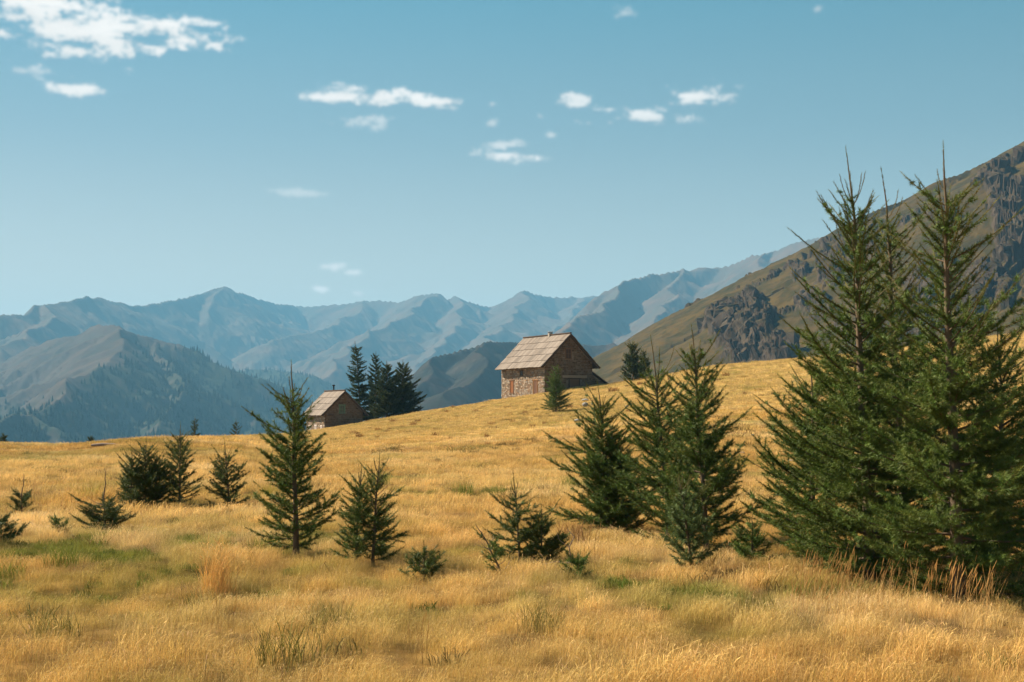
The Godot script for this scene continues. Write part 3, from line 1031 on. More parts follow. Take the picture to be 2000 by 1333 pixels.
func sky_at(el: float, az: float) -> Color:
	# radiance of the air: pale near the horizon and towards the sun's side, deeper blue above
	var e := maxf(el, 0.0)
	var low := Vector3(0.295, 0.282, 0.236)
	var mid := Vector3(0.102, 0.150, 0.173)
	var high := Vector3(0.040, 0.113, 0.155)
	var top := Vector3(0.018, 0.055, 0.10)
	var c := low.lerp(mid, smoothstep(0.0, 12.5, e))
	c = c.lerp(high, smoothstep(9.0, 19.0, e))
	c = c.lerp(top, smoothstep(18.0, 80.0, e))
	var away := (1.0 - cos(deg_to_rad(az + 70.0))) * 0.5
	var k := lerpf(1.25, 0.72, smoothstep(0.0, 0.8, away))
	c *= k
	return Color(c.x * lerpf(1.05, 0.88, away), c.y, c.z)

func _ready() -> void:
	rng.seed = 11
	# ---- camera, sky, sun, exposure
	var cam := Camera3D.new()
	cam.name = "camera"
	cam.position = EYE
	cam.rotation.x = PITCH
	cam.fov = rad_to_deg(2.0 * atan(666.5 / F))
	cam.near = 0.1
	cam.far = 30000.0
	add_child(cam)
	cam.current = true
	for n in [na, nb, nr, nc]:
		n.noise_type = FastNoiseLite.TYPE_SIMPLEX_SMOOTH
		n.frequency = 0.01
	na.seed = 3; na.fractal_octaves = 4
	ns.noise_type = FastNoiseLite.TYPE_SIMPLEX_SMOOTH; ns.frequency = 0.01; ns.seed = 63; ns.fractal_type = FastNoiseLite.FRACTAL_NONE
	nk.noise_type = FastNoiseLite.TYPE_CELLULAR; nk.frequency = 0.01; nk.seed = 71; nk.cellular_return_type = FastNoiseLite.RETURN_CELL_VALUE; nk.fractal_type = FastNoiseLite.FRACTAL_NONE
	nb.seed = 17; nb.fractal_octaves = 3
	nr.seed = 29; nr.fractal_type = FastNoiseLite.FRACTAL_RIDGED; nr.fractal_octaves = 4
	nc.seed = 41; nc.noise_type = FastNoiseLite.TYPE_CELLULAR; nc.cellular_return_type = FastNoiseLite.RETURN_DISTANCE2_SUB; nc.fractal_octaves = 2
	var env := Environment.new()
	env.background_mode = Environment.BG_SKY
	var sky := Sky.new()
	var pano := PanoramaSkyMaterial.new()
	pano.panorama = ImageTexture.create_from_image(sky_image())
	sky.sky_material = pano
	env.sky = sky
	env.sky_rotation = Vector3(0, PI, 0)
	env.tonemap_mode = Environment.TONE_MAPPER_LINEAR
	env.tonemap_exposure = 2.85
	env.sdfgi_enabled = true
	env.ssao_enabled = true
	env.ssil_enabled = true
	env.fog_enabled = true
	env.fog_density = 0.00012
	env.fog_light_color = lin(0.24, 0.60, 0.95)
	var we := WorldEnvironment.new()
	we.name = "world_environment"
	we.environment = env
	add_child(we)
	var sun := DirectionalLight3D.new()
	sun.name = "sun"
	sun.light_energy = 1.5
	sun.light_color = Color(1.0, 0.93, 0.82)
	sun.light_angular_distance = 0.5
	sun.shadow_enabled = true
	add_child(sun)
	var el := deg_to_rad(42.0)
	sun.look_at_from_position(Vector3(-0.94 * cos(el), sin(el), -0.336 * cos(el)) * 100.0, Vector3.ZERO)
	# ---- materials
	M.needle = mat(0.55, 0.24)
	M.wood_far = mat(1.0, 0.0, Color.WHITE, 0.1)
	M.grass = mat(0.75, 0.55, Color.WHITE, 0.25)
	M.bark = mat(0.95, 0.0, lin(0.13, 0.095, 0.066))
	M.dead = mat(0.95, 0.0, lin(0.24, 0.18, 0.14))
	M.earth = mat(1.0, 0.0, Color.WHITE, 0.1)
	M.hill = mat(1.0, 0.0, Color.WHITE, 0.1)
	var grain := NoiseTexture2D.new()
	grain.noise = nb.duplicate()
	grain.noise.frequency = 0.03
	grain.seamless = true
	grain.width = 512; grain.height = 512
	M.stone = mat(0.95, 0.0)
	M.mortar = mat(1.0, 0.0, lin(0.20, 0.155, 0.118), 0.1)
	M.grey_stone = mat(0.95, 0.0, lin(0.30, 0.27, 0.24))
	M.pale_stone = mat(0.95, 0.0, lin(0.55, 0.53, 0.50))
	M.old_wood = mat(0.9, 0.0, lin(0.10, 0.08, 0.065))
	M.dark_wood = mat(0.85, 0.0, lin(0.07, 0.045, 0.03))
	M.brown_wood = mat(0.85, 0.0, lin(0.15, 0.085, 0.05))
	M.orange_wood = mat(0.8, 0.0, lin(0.22, 0.11, 0.045))
	M.shutter = mat(0.7, 0.0, lin(0.20, 0.072, 0.022))
	M.door_wood = mat(0.8, 0.0, lin(0.10, 0.05, 0.03))
	M.grey_wood = mat(0.9, 0.0, lin(0.27, 0.20, 0.14))
	M.pale_wood = mat(0.9, 0.0, lin(0.52, 0.46, 0.44))
	M.green_wood = mat(0.8, 0.0, lin(0.10, 0.20, 0.15))
	M.rock = mat(0.95, 0.0, lin(0.75, 0.75, 0.75))
	M.tuft = [mat(0.85, 0.4, lin(0.26, 0.13, 0.04)), mat(0.85, 0.4, lin(0.32, 0.18, 0.06))]
	M.straw = mat(0.75, 0.55, lin(0.64, 0.37, 0.115), 0.25)
	M.soft = [mat(0.75, 0.55, lin(0.16, 0.20, 0.03)), mat(0.75, 0.5, lin(0.22, 0.19, 0.05)), mat(0.75, 0.55, lin(0.40, 0.34, 0.07)), mat(0.8, 0.5, lin(0.30, 0.17, 0.07))]
	M.iron = mat(0.6, 0.0, lin(0.02, 0.02, 0.022))
	M.glass = mat(0.15, 0.0, lin(0.03, 0.05, 0.05), 0.5)
	M.planks = []
	for t in [[0.185, 0.152, 0.13], [0.16, 0.132, 0.112], [0.205, 0.172, 0.148], [0.172, 0.142, 0.12], [0.13, 0.108, 0.093]]:
		var m := mat(0.85, 0.0, lin(t[0], t[1], t[2]))
		M.planks.append(m)
	for k in 4:
		var pb := MB.new()
		pb.box(Vector3(-0.5, -0.5, -0.5), Vector3(0.5, 0.5 - 0.06 * k, 0.5))
		plank_meshes.append(pb.mesh())
	make_crest()
	for k in 4: sprigs.append(sprig(100 + k, 60, 1.0, 0.044, 0.42, 0.014))
	for k in 3: far_sprigs.append(sprig(200 + k, 30, 1.0, 0.11, 0.5, 0.02))
	build_land()
	build_houses()
	build_trees()
	build_small()
	build_grass()

func build_land() -> void:
	# the meadow
	var nu := 420
	var nd := 300
	var v := PackedVector3Array()
	var n := PackedVector3Array()
	var c := PackedColorArray()
	var idx := PackedInt32Array()
	v.resize(nu * nd); n.resize(nu * nd); c.resize(nu * nd)
	for j in nd:
		var d := 3.0 * pow(270.0 / 3.0, float(j) / (nd - 1))
		for k in nu:
			var x := (-0.62 + 1.24 * k / (nu - 1)) * maxf(d, 26.0)
			v[j * nu + k] = Vector3(x, ground(x, -d), -d)
			var g := grass_color(x, -d, 0.3)
			c[j * nu + k] = g * Color(0.42, 0.36, 0.34) if d < 70.0 else g * Color(0.62, 0.58, 0.56)
	for j in nd:
		for k in nu:
			var p := j * nu + k
			var a := v[j * nu + mini(k + 1, nu - 1)] - v[j * nu + maxi(k - 1, 0)]
			var b := v[mini(j + 1, nd - 1) * nu + k] - v[maxi(j - 1, 0) * nu + k]
			n[p] = a.cross(b).normalized()
			if n[p].y < 0.0: n[p] = -n[p]
			if j < nd - 1 and k < nu - 1:
				idx.append_array([p, p + nu, p + 1, p + 1, p + nu, p + nu + 1])
	var arr := []
	arr.resize(Mesh.ARRAY_MAX)
	arr[Mesh.ARRAY_VERTEX] = v; arr[Mesh.ARRAY_NORMAL] = n; arr[Mesh.ARRAY_COLOR] = c; arr[Mesh.ARRAY_INDEX] = idx
	var am := ArrayMesh.new()
	am.add_surface_from_arrays(Mesh.PRIMITIVE_TRIANGLES, arr)
	tag(part("meadow_ground", am, M.earth), "golden alpine meadow rising to a grassy slope on the right", "meadow", "", "structure")
	# behind the camera and to the sides the meadow goes on
	var back := MB.new()
	back.quad(Vector3(-60, -0.02, -3.0), Vector3(60, -0.02, -3.0), Vector3(60, -0.3, 40), Vector3(-60, -0.3, 40), Vector3.UP, Color(0.42, 0.25, 0.08))
	tag(part("meadow_ground", back.mesh(), M.earth), "near edge of the golden meadow below the picture", "meadow", "", "structure")
	# valley floor out to the horizon
	var vf := MB.new()
	vf.quad(Vector3(-9000, -300, -200), Vector3(9000, -300, -200), Vector3(9000, -300, -8300), Vector3(-9000, -300, -8300), Vector3.UP, Color(0.12, 0.13, 0.06))
	tag(part("valley_floor", vf.mesh(), M.hill), "deep valley floor hidden below the mountains", "valley", "", "structure")
	# far range
	detail = 1.0
	set_ridges([
		[0.74, 120.0, 520.0, [V(-500, 700, 4000), V(-200, 665, 4300), V(0, 622, 4700), V(60, 605, 4900), V(105, 592, 5100), V(150, 582, 5300), V(175, 578, 5400), V(210, 584, 5600), V(235, 590, 5700), V(270, 597, 5900), V(310, 590, 6100), V(360, 583, 6400), V(395, 577, 6500), V(418, 562, 6640), V(431, 554, 6700), V(445, 560, 6800), V(470, 572, 6950), V(500, 582, 7100), V(550, 594, 7400), V(590, 597, 7600), V(660, 592, 7500), V(720, 588, 7300), V(780, 590, 7100), V(820, 575, 6900), V(845, 573, 6800), V(870, 585, 6850), V(890, 577, 6900), V(905, 582, 7000), V(930, 594, 7100), V(955, 600, 7200), V(980, 590, 7200), V(1005, 575, 7100), V(1025, 567, 7000), V(1060, 577, 7100), V(1100, 580, 7200), V(1140, 583, 7300), V(1200, 572, 7300), V(1500, 560, 7400)]],
		[0.60, 110.0, 380.0, [V(105, 592, 5100), V(90, 625, 4700), V(60, 655, 4300), V(-20, 690, 3900)]],
		[0.66, 60.0, 300.0, [V(430, 556, 6700), V(428, 586, 6450), V(405, 620, 6200)]],
		[0.55, 110.0, 400.0, [V(720, 588, 7300), V(660, 630, 6700), V(590, 655, 6200), V(520, 662, 5900)]],
		[0.62, 120.0, 420.0, [V(845, 573, 6800), V(800, 612, 6200), V(720, 650, 5600), V(660, 700, 5000), V(620, 745, 4600)]],
		[0.62, 100.0, 360.0, [V(890, 577, 6900), V(905, 620, 6200), V(870, 665, 5500), V(800, 730, 4800)]],
		[0.55, 110.0, 360.0, [V(1025, 567, 7000), V(1010, 612, 6200), V(960, 655, 5500), V(940, 700, 4800)]],
		[0.60, 110.0, 360.0, [V(1140, 583, 7300), V(1110, 620, 6300), V(1060, 655, 5600), V(1030, 700, 5000)]],
	], 560.0, 420.0, 3)
	floor_y = -260.0
	mountain("mountain", "long hazy blue mountain range on the horizon with a pointed peak", "far", -450, 1500, 640, 3700, 8200, 230, M.hill)
	# right-hand massif
	set_ridges([
		[0.92, 110.0, 420.0, [V(1150, 598, 4700), V(1200, 562, 4750), V(1235, 540, 4800), V(1270, 532, 4900), V(1330, 525, 5000), V(1400, 520, 5000), V(1440, 512, 4950), V(1500, 490, 4850), V(1560, 472, 4700), V(1600, 464, 4600), V(1700, 440, 4400), V(1950, 420, 4100)]],
		[0.95, 100.0, 330.0, [V(1235, 540, 4800), V(1190, 588, 4350), V(1130, 630, 3950), V(1085, 650, 3700), V(1050, 700, 3500)]],
		[0.62, 80.0, 300.0, [V(1500, 490, 4850), V(1475, 540, 4300), V(1415, 605, 3700), V(1340, 665, 3200)]],
		[0.62, 80.0, 300.0, [V(1330, 525, 5000), V(1310, 585, 4400), V(1250, 640, 3800), V(1180, 690, 3400)]],
		[0.60, 80.0, 300.0, [V(1600, 464, 4600), V(1585, 525, 4100), V(1510, 580, 3500)]],
	], 480.0, 360.0, 5)
	mountain("mountain", "broad blue massif rising behind the right-hand hillside", "far", 980, 1850, 330, 2700, 5300, 190, M.hill)
	# forested spur on the left
	set_ridges([
		[0.60, 60.0, 260.0, [V(-450, 790, 4300), V(-200, 745, 4100), V(0, 705, 3850), V(60, 690, 3650), V(100, 668, 3480), V(180, 643, 3250), V(235, 634, 3150), V(290, 660, 3250), V(350, 690, 3350), V(430, 718, 3480), V(500, 752, 3620), V(560, 800, 3750), V(650, 900, 3900)]],
		[0.62, 70.0, 240.0, [V(235, 634, 3150), V(220, 680, 2800), V(150, 740, 2450), V(60, 800, 2150), V(-60, 860, 1900)]],
		[0.60, 55.0, 220.0, [V(290, 660, 3250), V(330, 720, 2850), V(350, 790, 2500), V(330, 850, 2250)]],
		[0.58, 50.0, 200.0, [V(430, 718, 3480), V(470, 775, 3150), V(500, 840, 2850)]],
	], 520.0, 260.0, 7)
	mountain("mountain", "nearer rounded spur on the left with a wooded dark flank", "wood", -420, 720, 420, 1750, 4300, 240, M.hill)
	plant_forest("forest", "dark conifer forest covering the flank of the left spur", -100, 660, 2000, 3900, 15000)
	set_ridges([
		[0.5, 30.0, 200.0, [V(380, 735, 4700), V(470, 722, 4600), V(540, 722, 4500), V(600, 737, 4350), V(650, 785, 4200), V(720, 860, 4000)]],
		[0.5, 30.0, 200.0, [V(540, 722, 4500), V(560, 770, 4100), V(570, 830, 3800)]],
	], 300.0, 260.0, 9)
	mountain("hill", "low wooded hill in the valley behind the left spur", "wood", 380, 800, 170, 3600, 4900, 70, M.hill)
	plant_forest("forest", "conifer forest on the low hill deep in the valley", 420, 740, 3650, 4700, 3500)
	# darker hill behind the cabins
	detail = 0.6
	warp_by = 26.0
	set_ridges([
		[0.66, 60.0, 200.0, [V(650, 840, 1850), V(740, 775, 1900), V(800, 735, 1950), V(850, 697, 2020), V(900, 682, 2070), V(960, 669, 2120), V(1010, 668, 2200), V(1060, 672, 2300), V(1140, 673, 2350), V(1190, 671, 2350), V(1235, 690, 2400), V(1300, 725, 2400), V(1400, 780, 2300)]],
		[0.60, 50.0, 170.0, [V(960, 669, 2120), V(925, 715, 1850), V(860, 775, 1600)]],
		[0.60, 50.0, 170.0, [V(1190, 671, 2350), V(1165, 715, 2050), V(1110, 770, 1750)]],
		[0.60, 50.0, 170.0, [V(850, 697, 2020), V(800, 760, 1750)]],
	], 330.0, 170.0, 11)
	mountain("hill", "dark blue-grey hill right behind the two stone houses", "mid", 620, 1420, 330, 1250, 2700, 170, M.hill)
	# the hillside on the right
	detail = 0.22
	warp_by = 14.0
	floor_y = -120.0
	crags = [[1452, 660, 62, 58, 1.0], [1500, 695, 62, 28, 0.85], [1638, 525, 34, 50, 0.8], [1600, 600, 34, 24, 0.6], [1700, 470, 40, 34, 0.6], [1972, 400, 44, 95, 1.0], [1850, 420, 34, 22, 0.6], [1800, 560, 46, 36, 0.7], [1930, 560, 46, 40, 0.7], [1670, 650, 46, 26, 0.6], [1780, 640, 50, 22, 0.6], [1560, 530, 20, 10, 0.6]]
	set_ridges([
		[0.58, 26.0, 130.0, [V(1080, 800, 1750), V(1180, 745, 1700), V(1270, 692, 1600), V(1300, 667, 1540), V(1370, 627, 1430), V(1450, 576, 1330), V(1540, 521, 1240), V(1600, 490, 1180), V(1660, 455, 1130), V(1720, 411, 1080), V(1760, 376, 1050), V(1830, 351, 1010), V(1900, 326, 970), V(2000, 275, 920), V(2200, 180, 860), V(2600, 60, 760)]],
		[0.62, 18.0, 90.0, [V(1540, 521, 1240), V(1500, 580, 1130), V(1440, 640, 1040), V(1395, 720, 960)]],
		[0.60, 18.0, 90.0, [V(1760, 376, 1050), V(1700, 470, 940), V(1630, 570, 860), V(1580, 680, 790)]],
		[0.60, 18.0, 90.0, [V(2000, 275, 920), V(1960, 400, 820), V(1900, 540, 730), V(1860, 680, 660)]],
	], 130.0, 75.0, 13)
	mountain("hillside", "steep tan hillside with dark rocky crags behind the right-hand trees", "near", 1080, 2450, 760, 560, 1800, 400, M.hill)

func V(a: float, b: float, d: float) -> Vector3:
	return Vector3(a, b, d)

func plant_forest(called: String, label: String, u0: float, u1: float, d0: float, d1: float, count: int) -> void:
	var r := RandomNumberGenerator.new()
	r.seed = 77 + count
	var b := MB.new()
	for k in 5:
		var y := k / 5.0
		var ra := 0.30 * (1.0 - y) + 0.02
		for s in 7:
			var a0 := TAU * s / 7.0 + k
			var a1 := TAU * (s + 1) / 7.0 + k
			var jag := r.randf_range(0.7, 1.25)
			b.tri(Vector3(cos(a0) * ra * jag, y, sin(a0) * ra * jag), Vector3(cos(a1) * ra, y + 0.03, sin(a1) * ra), Vector3(0, y + 0.34, 0), Vector3(cos(a0), 0.4, sin(a0)))
	var xf := []
	var cols := []
	for k in count:
		var d := lerpf(d0, d1, r.randf())
		var x := (r.randf_range(u0, u1) - 1000.0) / F * d
		pick(x, d)
		var y := mh(x, -d)
		if r.randf() > wooded(Vector3(x, y, -d)) * 0.95: continue
		if nb.get_noise_2d(x * 1.4, d * 1.4) < -0.12: continue
		var h := r.randf_range(6.0, 13.0)
		xf.append(Transform3D(Basis(Vector3.UP, r.randf() * TAU).scaled(Vector3(h, h, h)), Vector3(x, y - 0.5, -d)))
		var t := r.randf_range(0.7, 1.5)
		cols.append(Color(0.016 * t, 0.022 * t, 0.012 * t))
	tag(scatter(called, b.mesh(true), M.wood_far, xf, cols), label, "forest", "", "stuff")

func build_houses() -> void:
	house("stone_house", "larger stone house with silvery plank roof standing high on the golden slope", 1064, 150, 6.0, 9.6, 3.3, 2.95, 0.68, 0.5, 5, true, 51)
	house("stone_cabin", "smaller stone cabin with black stove pipe beside the four tall conifers", 634, 168, 4.9, 6.1, 2.1, 2.4, 0.55, 0.4, 4, false, 52)

func tree(u: float, v: float, top: float, half: float, label: String, seed_: int, extra := {}) -> Node3D:
	var p := hit(u, v)
	if extra.has("d"): p = px(u, extra.d)
	var d := -p.z
	var topy: float = EYE.y + ray(u, top).y * d
	var c := {"pos": p, "h": topy - p.y, "r": pixels(half, d), "label": label, "seed": seed_}
	c.merge(extra, true)
	if extra.has("lean_px"): c.lean = Vector2(pixels(extra.lean_px, d), 0)
	return conifer(c)

func build_trees() -> void:
	# the big trees on the right
	tree(1872, 1178, 293, 235, "tallest young larch at the right edge with pale trunk and forked bare top", 1, {"tint": Color(0.082, 0.142, 0.027), "full": 1.45,  "thin": 0.34, "n": 115, "lean_px": -18, "start": 0.02, "leader": 0.12, "up0": -0.12, "up1": 0.75, "right": 0.15, "spikes": 6, "thick": 0.062, "sc": 0.13, "taper": 0.68})
	tree(1700, 1150, 308, 215, "bushy larch with spiky bare leader left of the tallest larch", 2, {"tint": Color(0.082, 0.142, 0.027), "full": 1.45,  "thin": 0.34, "n": 120, "lean_px": -30, "start": 0.015, "leader": 0.13, "up0": -0.1, "up1": 0.85, "left": 0.2, "spikes": 8, "taper": 0.66, "dens": 1.1})
	tree(1770, 1128, 345, 190, "slender larch squeezed between the two big right-hand larches", 3, {"tint": Color(0.082, 0.142, 0.027), "full": 1.45,  "thin": 0.34, "n": 95, "lean_px": -34, "start": 0.02, "leader": 0.14, "up0": -0.05, "up1": 0.85, "spikes": 5, "taper": 0.64})
	tree(1590, 1110, 690, 140, "low dense larch at the left foot of the big larch group", 4, {"tint": Color(0.082, 0.142, 0.027), "full": 1.45, "n": 60, "start": 0.01, "leader": 0.16, "up0": -0.05, "left": 0.1, "taper": 0.5})
	tree(1470, 1105, 1015, 55, "knee-high larch sapling between the big larches and the leaning larch", 5, {"n": 30, "leader": 0.16, "up0": 0.15})
	tree(1960, 1130, 640, 180, "dark shaded larch bush behind the tallest larch at the right edge", 6, {"full": 1.45, "n": 70, "start": 0.01, "leader": 0.12, "up0": -0.08, "right": 0.2, "taper": 0.5})
	# middle group
	tree(1380, 1085, 642, 118, "slightly leaning larch with upswept right branches in the middle group", 7, {"n": 100, "lean_px": -26, "start": 0.05, "leader": 0.13, "up0": 0.05, "up1": 0.8, "spikes": 5, "taper": 0.5, "curve": 0.8})
	tree(1308, 1068, 665, 108, "thin-topped larch standing left of the leaning larch", 8, {"n": 92, "lean_px": -34, "start": 0.04, "leader": 0.20, "up0": 0.0, "spikes": 3, "taper": 0.52})
	tree(1352, 1124, 930, 70, "small grey-green larch in front of the leaning larch trunk", 9, {"n": 36, "lean_px": -24, "leader": 0.2, "up0": 0.3, "up1": 0.9, "bare": 0.08, "tint": Color(0.095, 0.15, 0.055)})
	tree(1188, 1045, 755, 96, "full dense larch below the stone house with several leaders", 10, {"n": 105, "lean_px": -18, "start": 0.015, "leader": 0.14, "up0": 0.05, "spikes": 7, "taper": 0.55, "stems": [[0.0, 0.0, 1.0], [0.16, -0.1, 0.72]]})
	# left of the middle
	tree(578, 1090, 712, 98, "open-branched larch in front of the cabin with visible brown trunk", 11, {"full": 1.2, "dens": 0.9, "n": 72, "lean_px": -12, "start": 0.05, "leader": 0.17, "up0": 0.0, "up1": 0.75, "spikes": 8, "taper": 0.62, "thick": 0.036, "bare": 0.05, "tint": Color(0.082, 0.14, 0.026)})
	tree(694, 1108, 895, 60, "scraggly half-bare larch right of the open-branched larch", 12, {"n": 48, "lean_px": 12, "start": 0.08, "leader": 0.16, "up0": 0.1, "bare": 0.22, "spikes": 4, "taper": 0.4, "full": 1.0, "dens": 0.85, "stems": [[0.0, 0.0, 0.9], [0.2, 0.05, 1.0]], "tint": Color(0.078, 0.125, 0.03)})
	tree(283, 992, 862, 50, "dense bushy larch left of its taller twin in the left meadow", 13, {"n": 62, "start": 0.02, "leader": 0.16, "up0": 0.15, "up1": 0.9, "taper": 0.5, "dens": 0.9, "tint": Color(0.055, 0.095, 0.024), "stems": [[0.0, 0.0, 1.0], [-0.25, 0.1, 0.85], [0.2, 0.0, 0.85]], "spikes": 3})
	tree(350, 985, 830, 48, "taller twin of the bushy larch with a thin bare tip", 14, {"dens": 0.85, "n": 50, "start": 0.03, "leader": 0.17, "up0": 0.1, "up1": 0.8, "taper": 0.55, "tint": Color(0.055, 0.095, 0.024), "spikes": 4})
	tree(447, 992, 868, 54, "short dark larch alone between the twin larches and the open-branched larch", 15, {"dens": 0.85, "n": 42, "lean_px": -10, "start": 0.03, "leader": 0.26, "up0": 0.15, "up1": 0.85, "taper": 0.5, "tint": Color(0.055, 0.095, 0.024), "spikes": 3})
	tree(203, 1045, 915, 58, "stunted larch with a long dead crooked top in the left meadow", 16, {"n": 40, "start": 0.02, "leader": 0.56, "up0": -0.05, "up1": 0.3, "bare": 0.3, "dead_top": true, "taper": 0.35, "thick": 0.018, "tint": Color(0.056, 0.09, 0.026)})
	tree(118, 1050, 1000, 26, "tiny twiggy larch sapling left of the stunted larch", 17, {"n": 16, "leader": 0.3, "up0": 0.5, "bare": 0.5, "dead_top": true, "lean_px": -14})
	tree(40, 1010, 925, 22, "nearly dead larch sapling with bare forked stem at far left", 18, {"n": 26, "start": 0.05, "leader": 0.5, "up0": 0.35, "bare": 0.45, "dead_top": true, "taper": 0.4, "lean_px": 5, "tint": Color(0.056, 0.09, 0.026)})
	tree(-4, 1072, 1002, 44, "dark larch bush cut by the left edge of the view", 19, {"n": 36, "start": 0.04, "leader": 0.2, "up0": 0.1, "bare": 0.1, "taper": 0.4, "tint": Color(0.056, 0.092, 0.026)})
	tree(1016, 1108, 938, 56, "tiered larch sapling with tufted top in the centre of the meadow", 20, {"n": 34, "lean_px": -12, "start": 0.06, "leader": 0.2, "up0": 0.0, "up1": 0.5, "bare": 0.12, "taper": 0.35, "tint": Color(0.064, 0.105, 0.028)})
	tree(1058, 1108, 995, 46, "smaller sapling touching the tiered sapling on its right", 21, {"n": 34, "start": 0.04, "leader": 0.22, "up0": 0.2, "bare": 0.1, "taper": 0.4, "tint": Color(0.064, 0.105, 0.028)})
	tree(982, 1128, 1025, 34, "thin leaning sapling with few needles left of the tiered sapling", 22, {"n": 18, "lean_px": -52, "start": 0.05, "leader": 0.3, "up0": 0.2, "bare": 0.45, "dead_top": true, "taper": 0.4})
	tree(828, 1140, 1068, 32, "tiny lone larch sapling in the foreground grass", 23, {"n": 24, "start": 0.04, "leader": 0.22, "up0": 0.3, "bare": 0.25, "taper": 0.5, "tint": Color(0.064, 0.105, 0.028)})
	tree(1128, 1135, 1088, 34, "low creeping larch shrub right of the small sapling", 24, {"n": 18, "start": 0.05, "leader": 0.2, "up0": 0.1, "bare": 0.3, "taper": 0.4})
	# on the slope and behind
	tree(1086, 805, 708, 36, "bright green larch standing in front of the stone house", 25, {"full": 2.0, "n": 70, "sc": 0.17, "start": 0.04, "leader": 0.12, "up0": -0.05, "up1": 0.6, "taper": 0.85, "thick": 0.05, "spikes": 3, "tint": Color(0.085, 0.15, 0.03), "twig": 1.6})
	tree(1236, 745, 672, 27, "dense dark larch on the skyline right of the stone house", 26, {"far": true, "n": 55, "sc": 0.4, "start": 0.04, "leader": 0.06, "up0": 0.2, "up1": 0.9, "taper": 0.5, "twig": 2.2, "tint": Color(0.03, 0.06, 0.02)})
	tree(1257, 742, 688, 16, "smaller larch leaning on the dense skyline larch", 27, {"far": true, "n": 36, "sc": 0.36, "start": 0.04, "leader": 0.06, "up0": 0.3, "up1": 0.9, "taper": 0.5, "twig": 2.0, "tint": Color(0.035, 0.07, 0.02)})
	var spruce := {"far": true, "name": "spruce_tree", "sc": 0.42, "start": 0.03, "leader": 0.05, "up0": -0.1, "up1": 0.5, "taper": 0.8, "twig": 3.2, "full": 1.35, "thick": 0.12, "shoots": 0.2, "tint": Color(0.034, 0.06, 0.018)}
	var row := [[704, 0, 672, 37, "tallest thin spruce next to the cabin gable", 178.0, 74, 1.0], [733, 0, 690, 26, "slim spruce second from the cabin in the row of four", 184.0, 70, 1.3], [755, 0, 712, 40, "broad bushy spruce third from the cabin", 174.0, 90, 1.2], [786, 0, 709, 38, "dense spruce furthest from the cabin in the row of four", 176.0, 85, 1.1]]
	for e in row:
		var x := spruce.duplicate()
		x.merge({"d": e[5], "n": e[6], "dens": e[7]}, true)
		if e[2] == 672: x.merge({"curve": 0.15, "lean_px": -11}, true)
		tree(e[0], 0, e[2], e[3], e[4], 30 + int(e[2]), x)
	for e in [[380, 817, 17, "small pointed spruce on the left skyline of the meadow", 92.0], [461, 822, 21, "wide little spruce on the skyline left of the cabin", 104.0], [177, 853, 11, "tiny spruce on the far left skyline beside the fallen log", 84.0], [8, 851, 15, "tiny spruce at the far left end of the skyline", 84.0], [577, 788, 24, "dark spruce just left of the cabin behind the open-branched larch", 178.0]]:
		var x := spruce.duplicate()
		x.merge({"d": e[4], "n": 40, "sc": 0.16 if e[4] < 150.0 else 0.4, "twig": 1.0, "thick": 0.05}, true)
		tree(e[0], 0, e[1], e[2], e[3], 400 + int(e[0]), x)

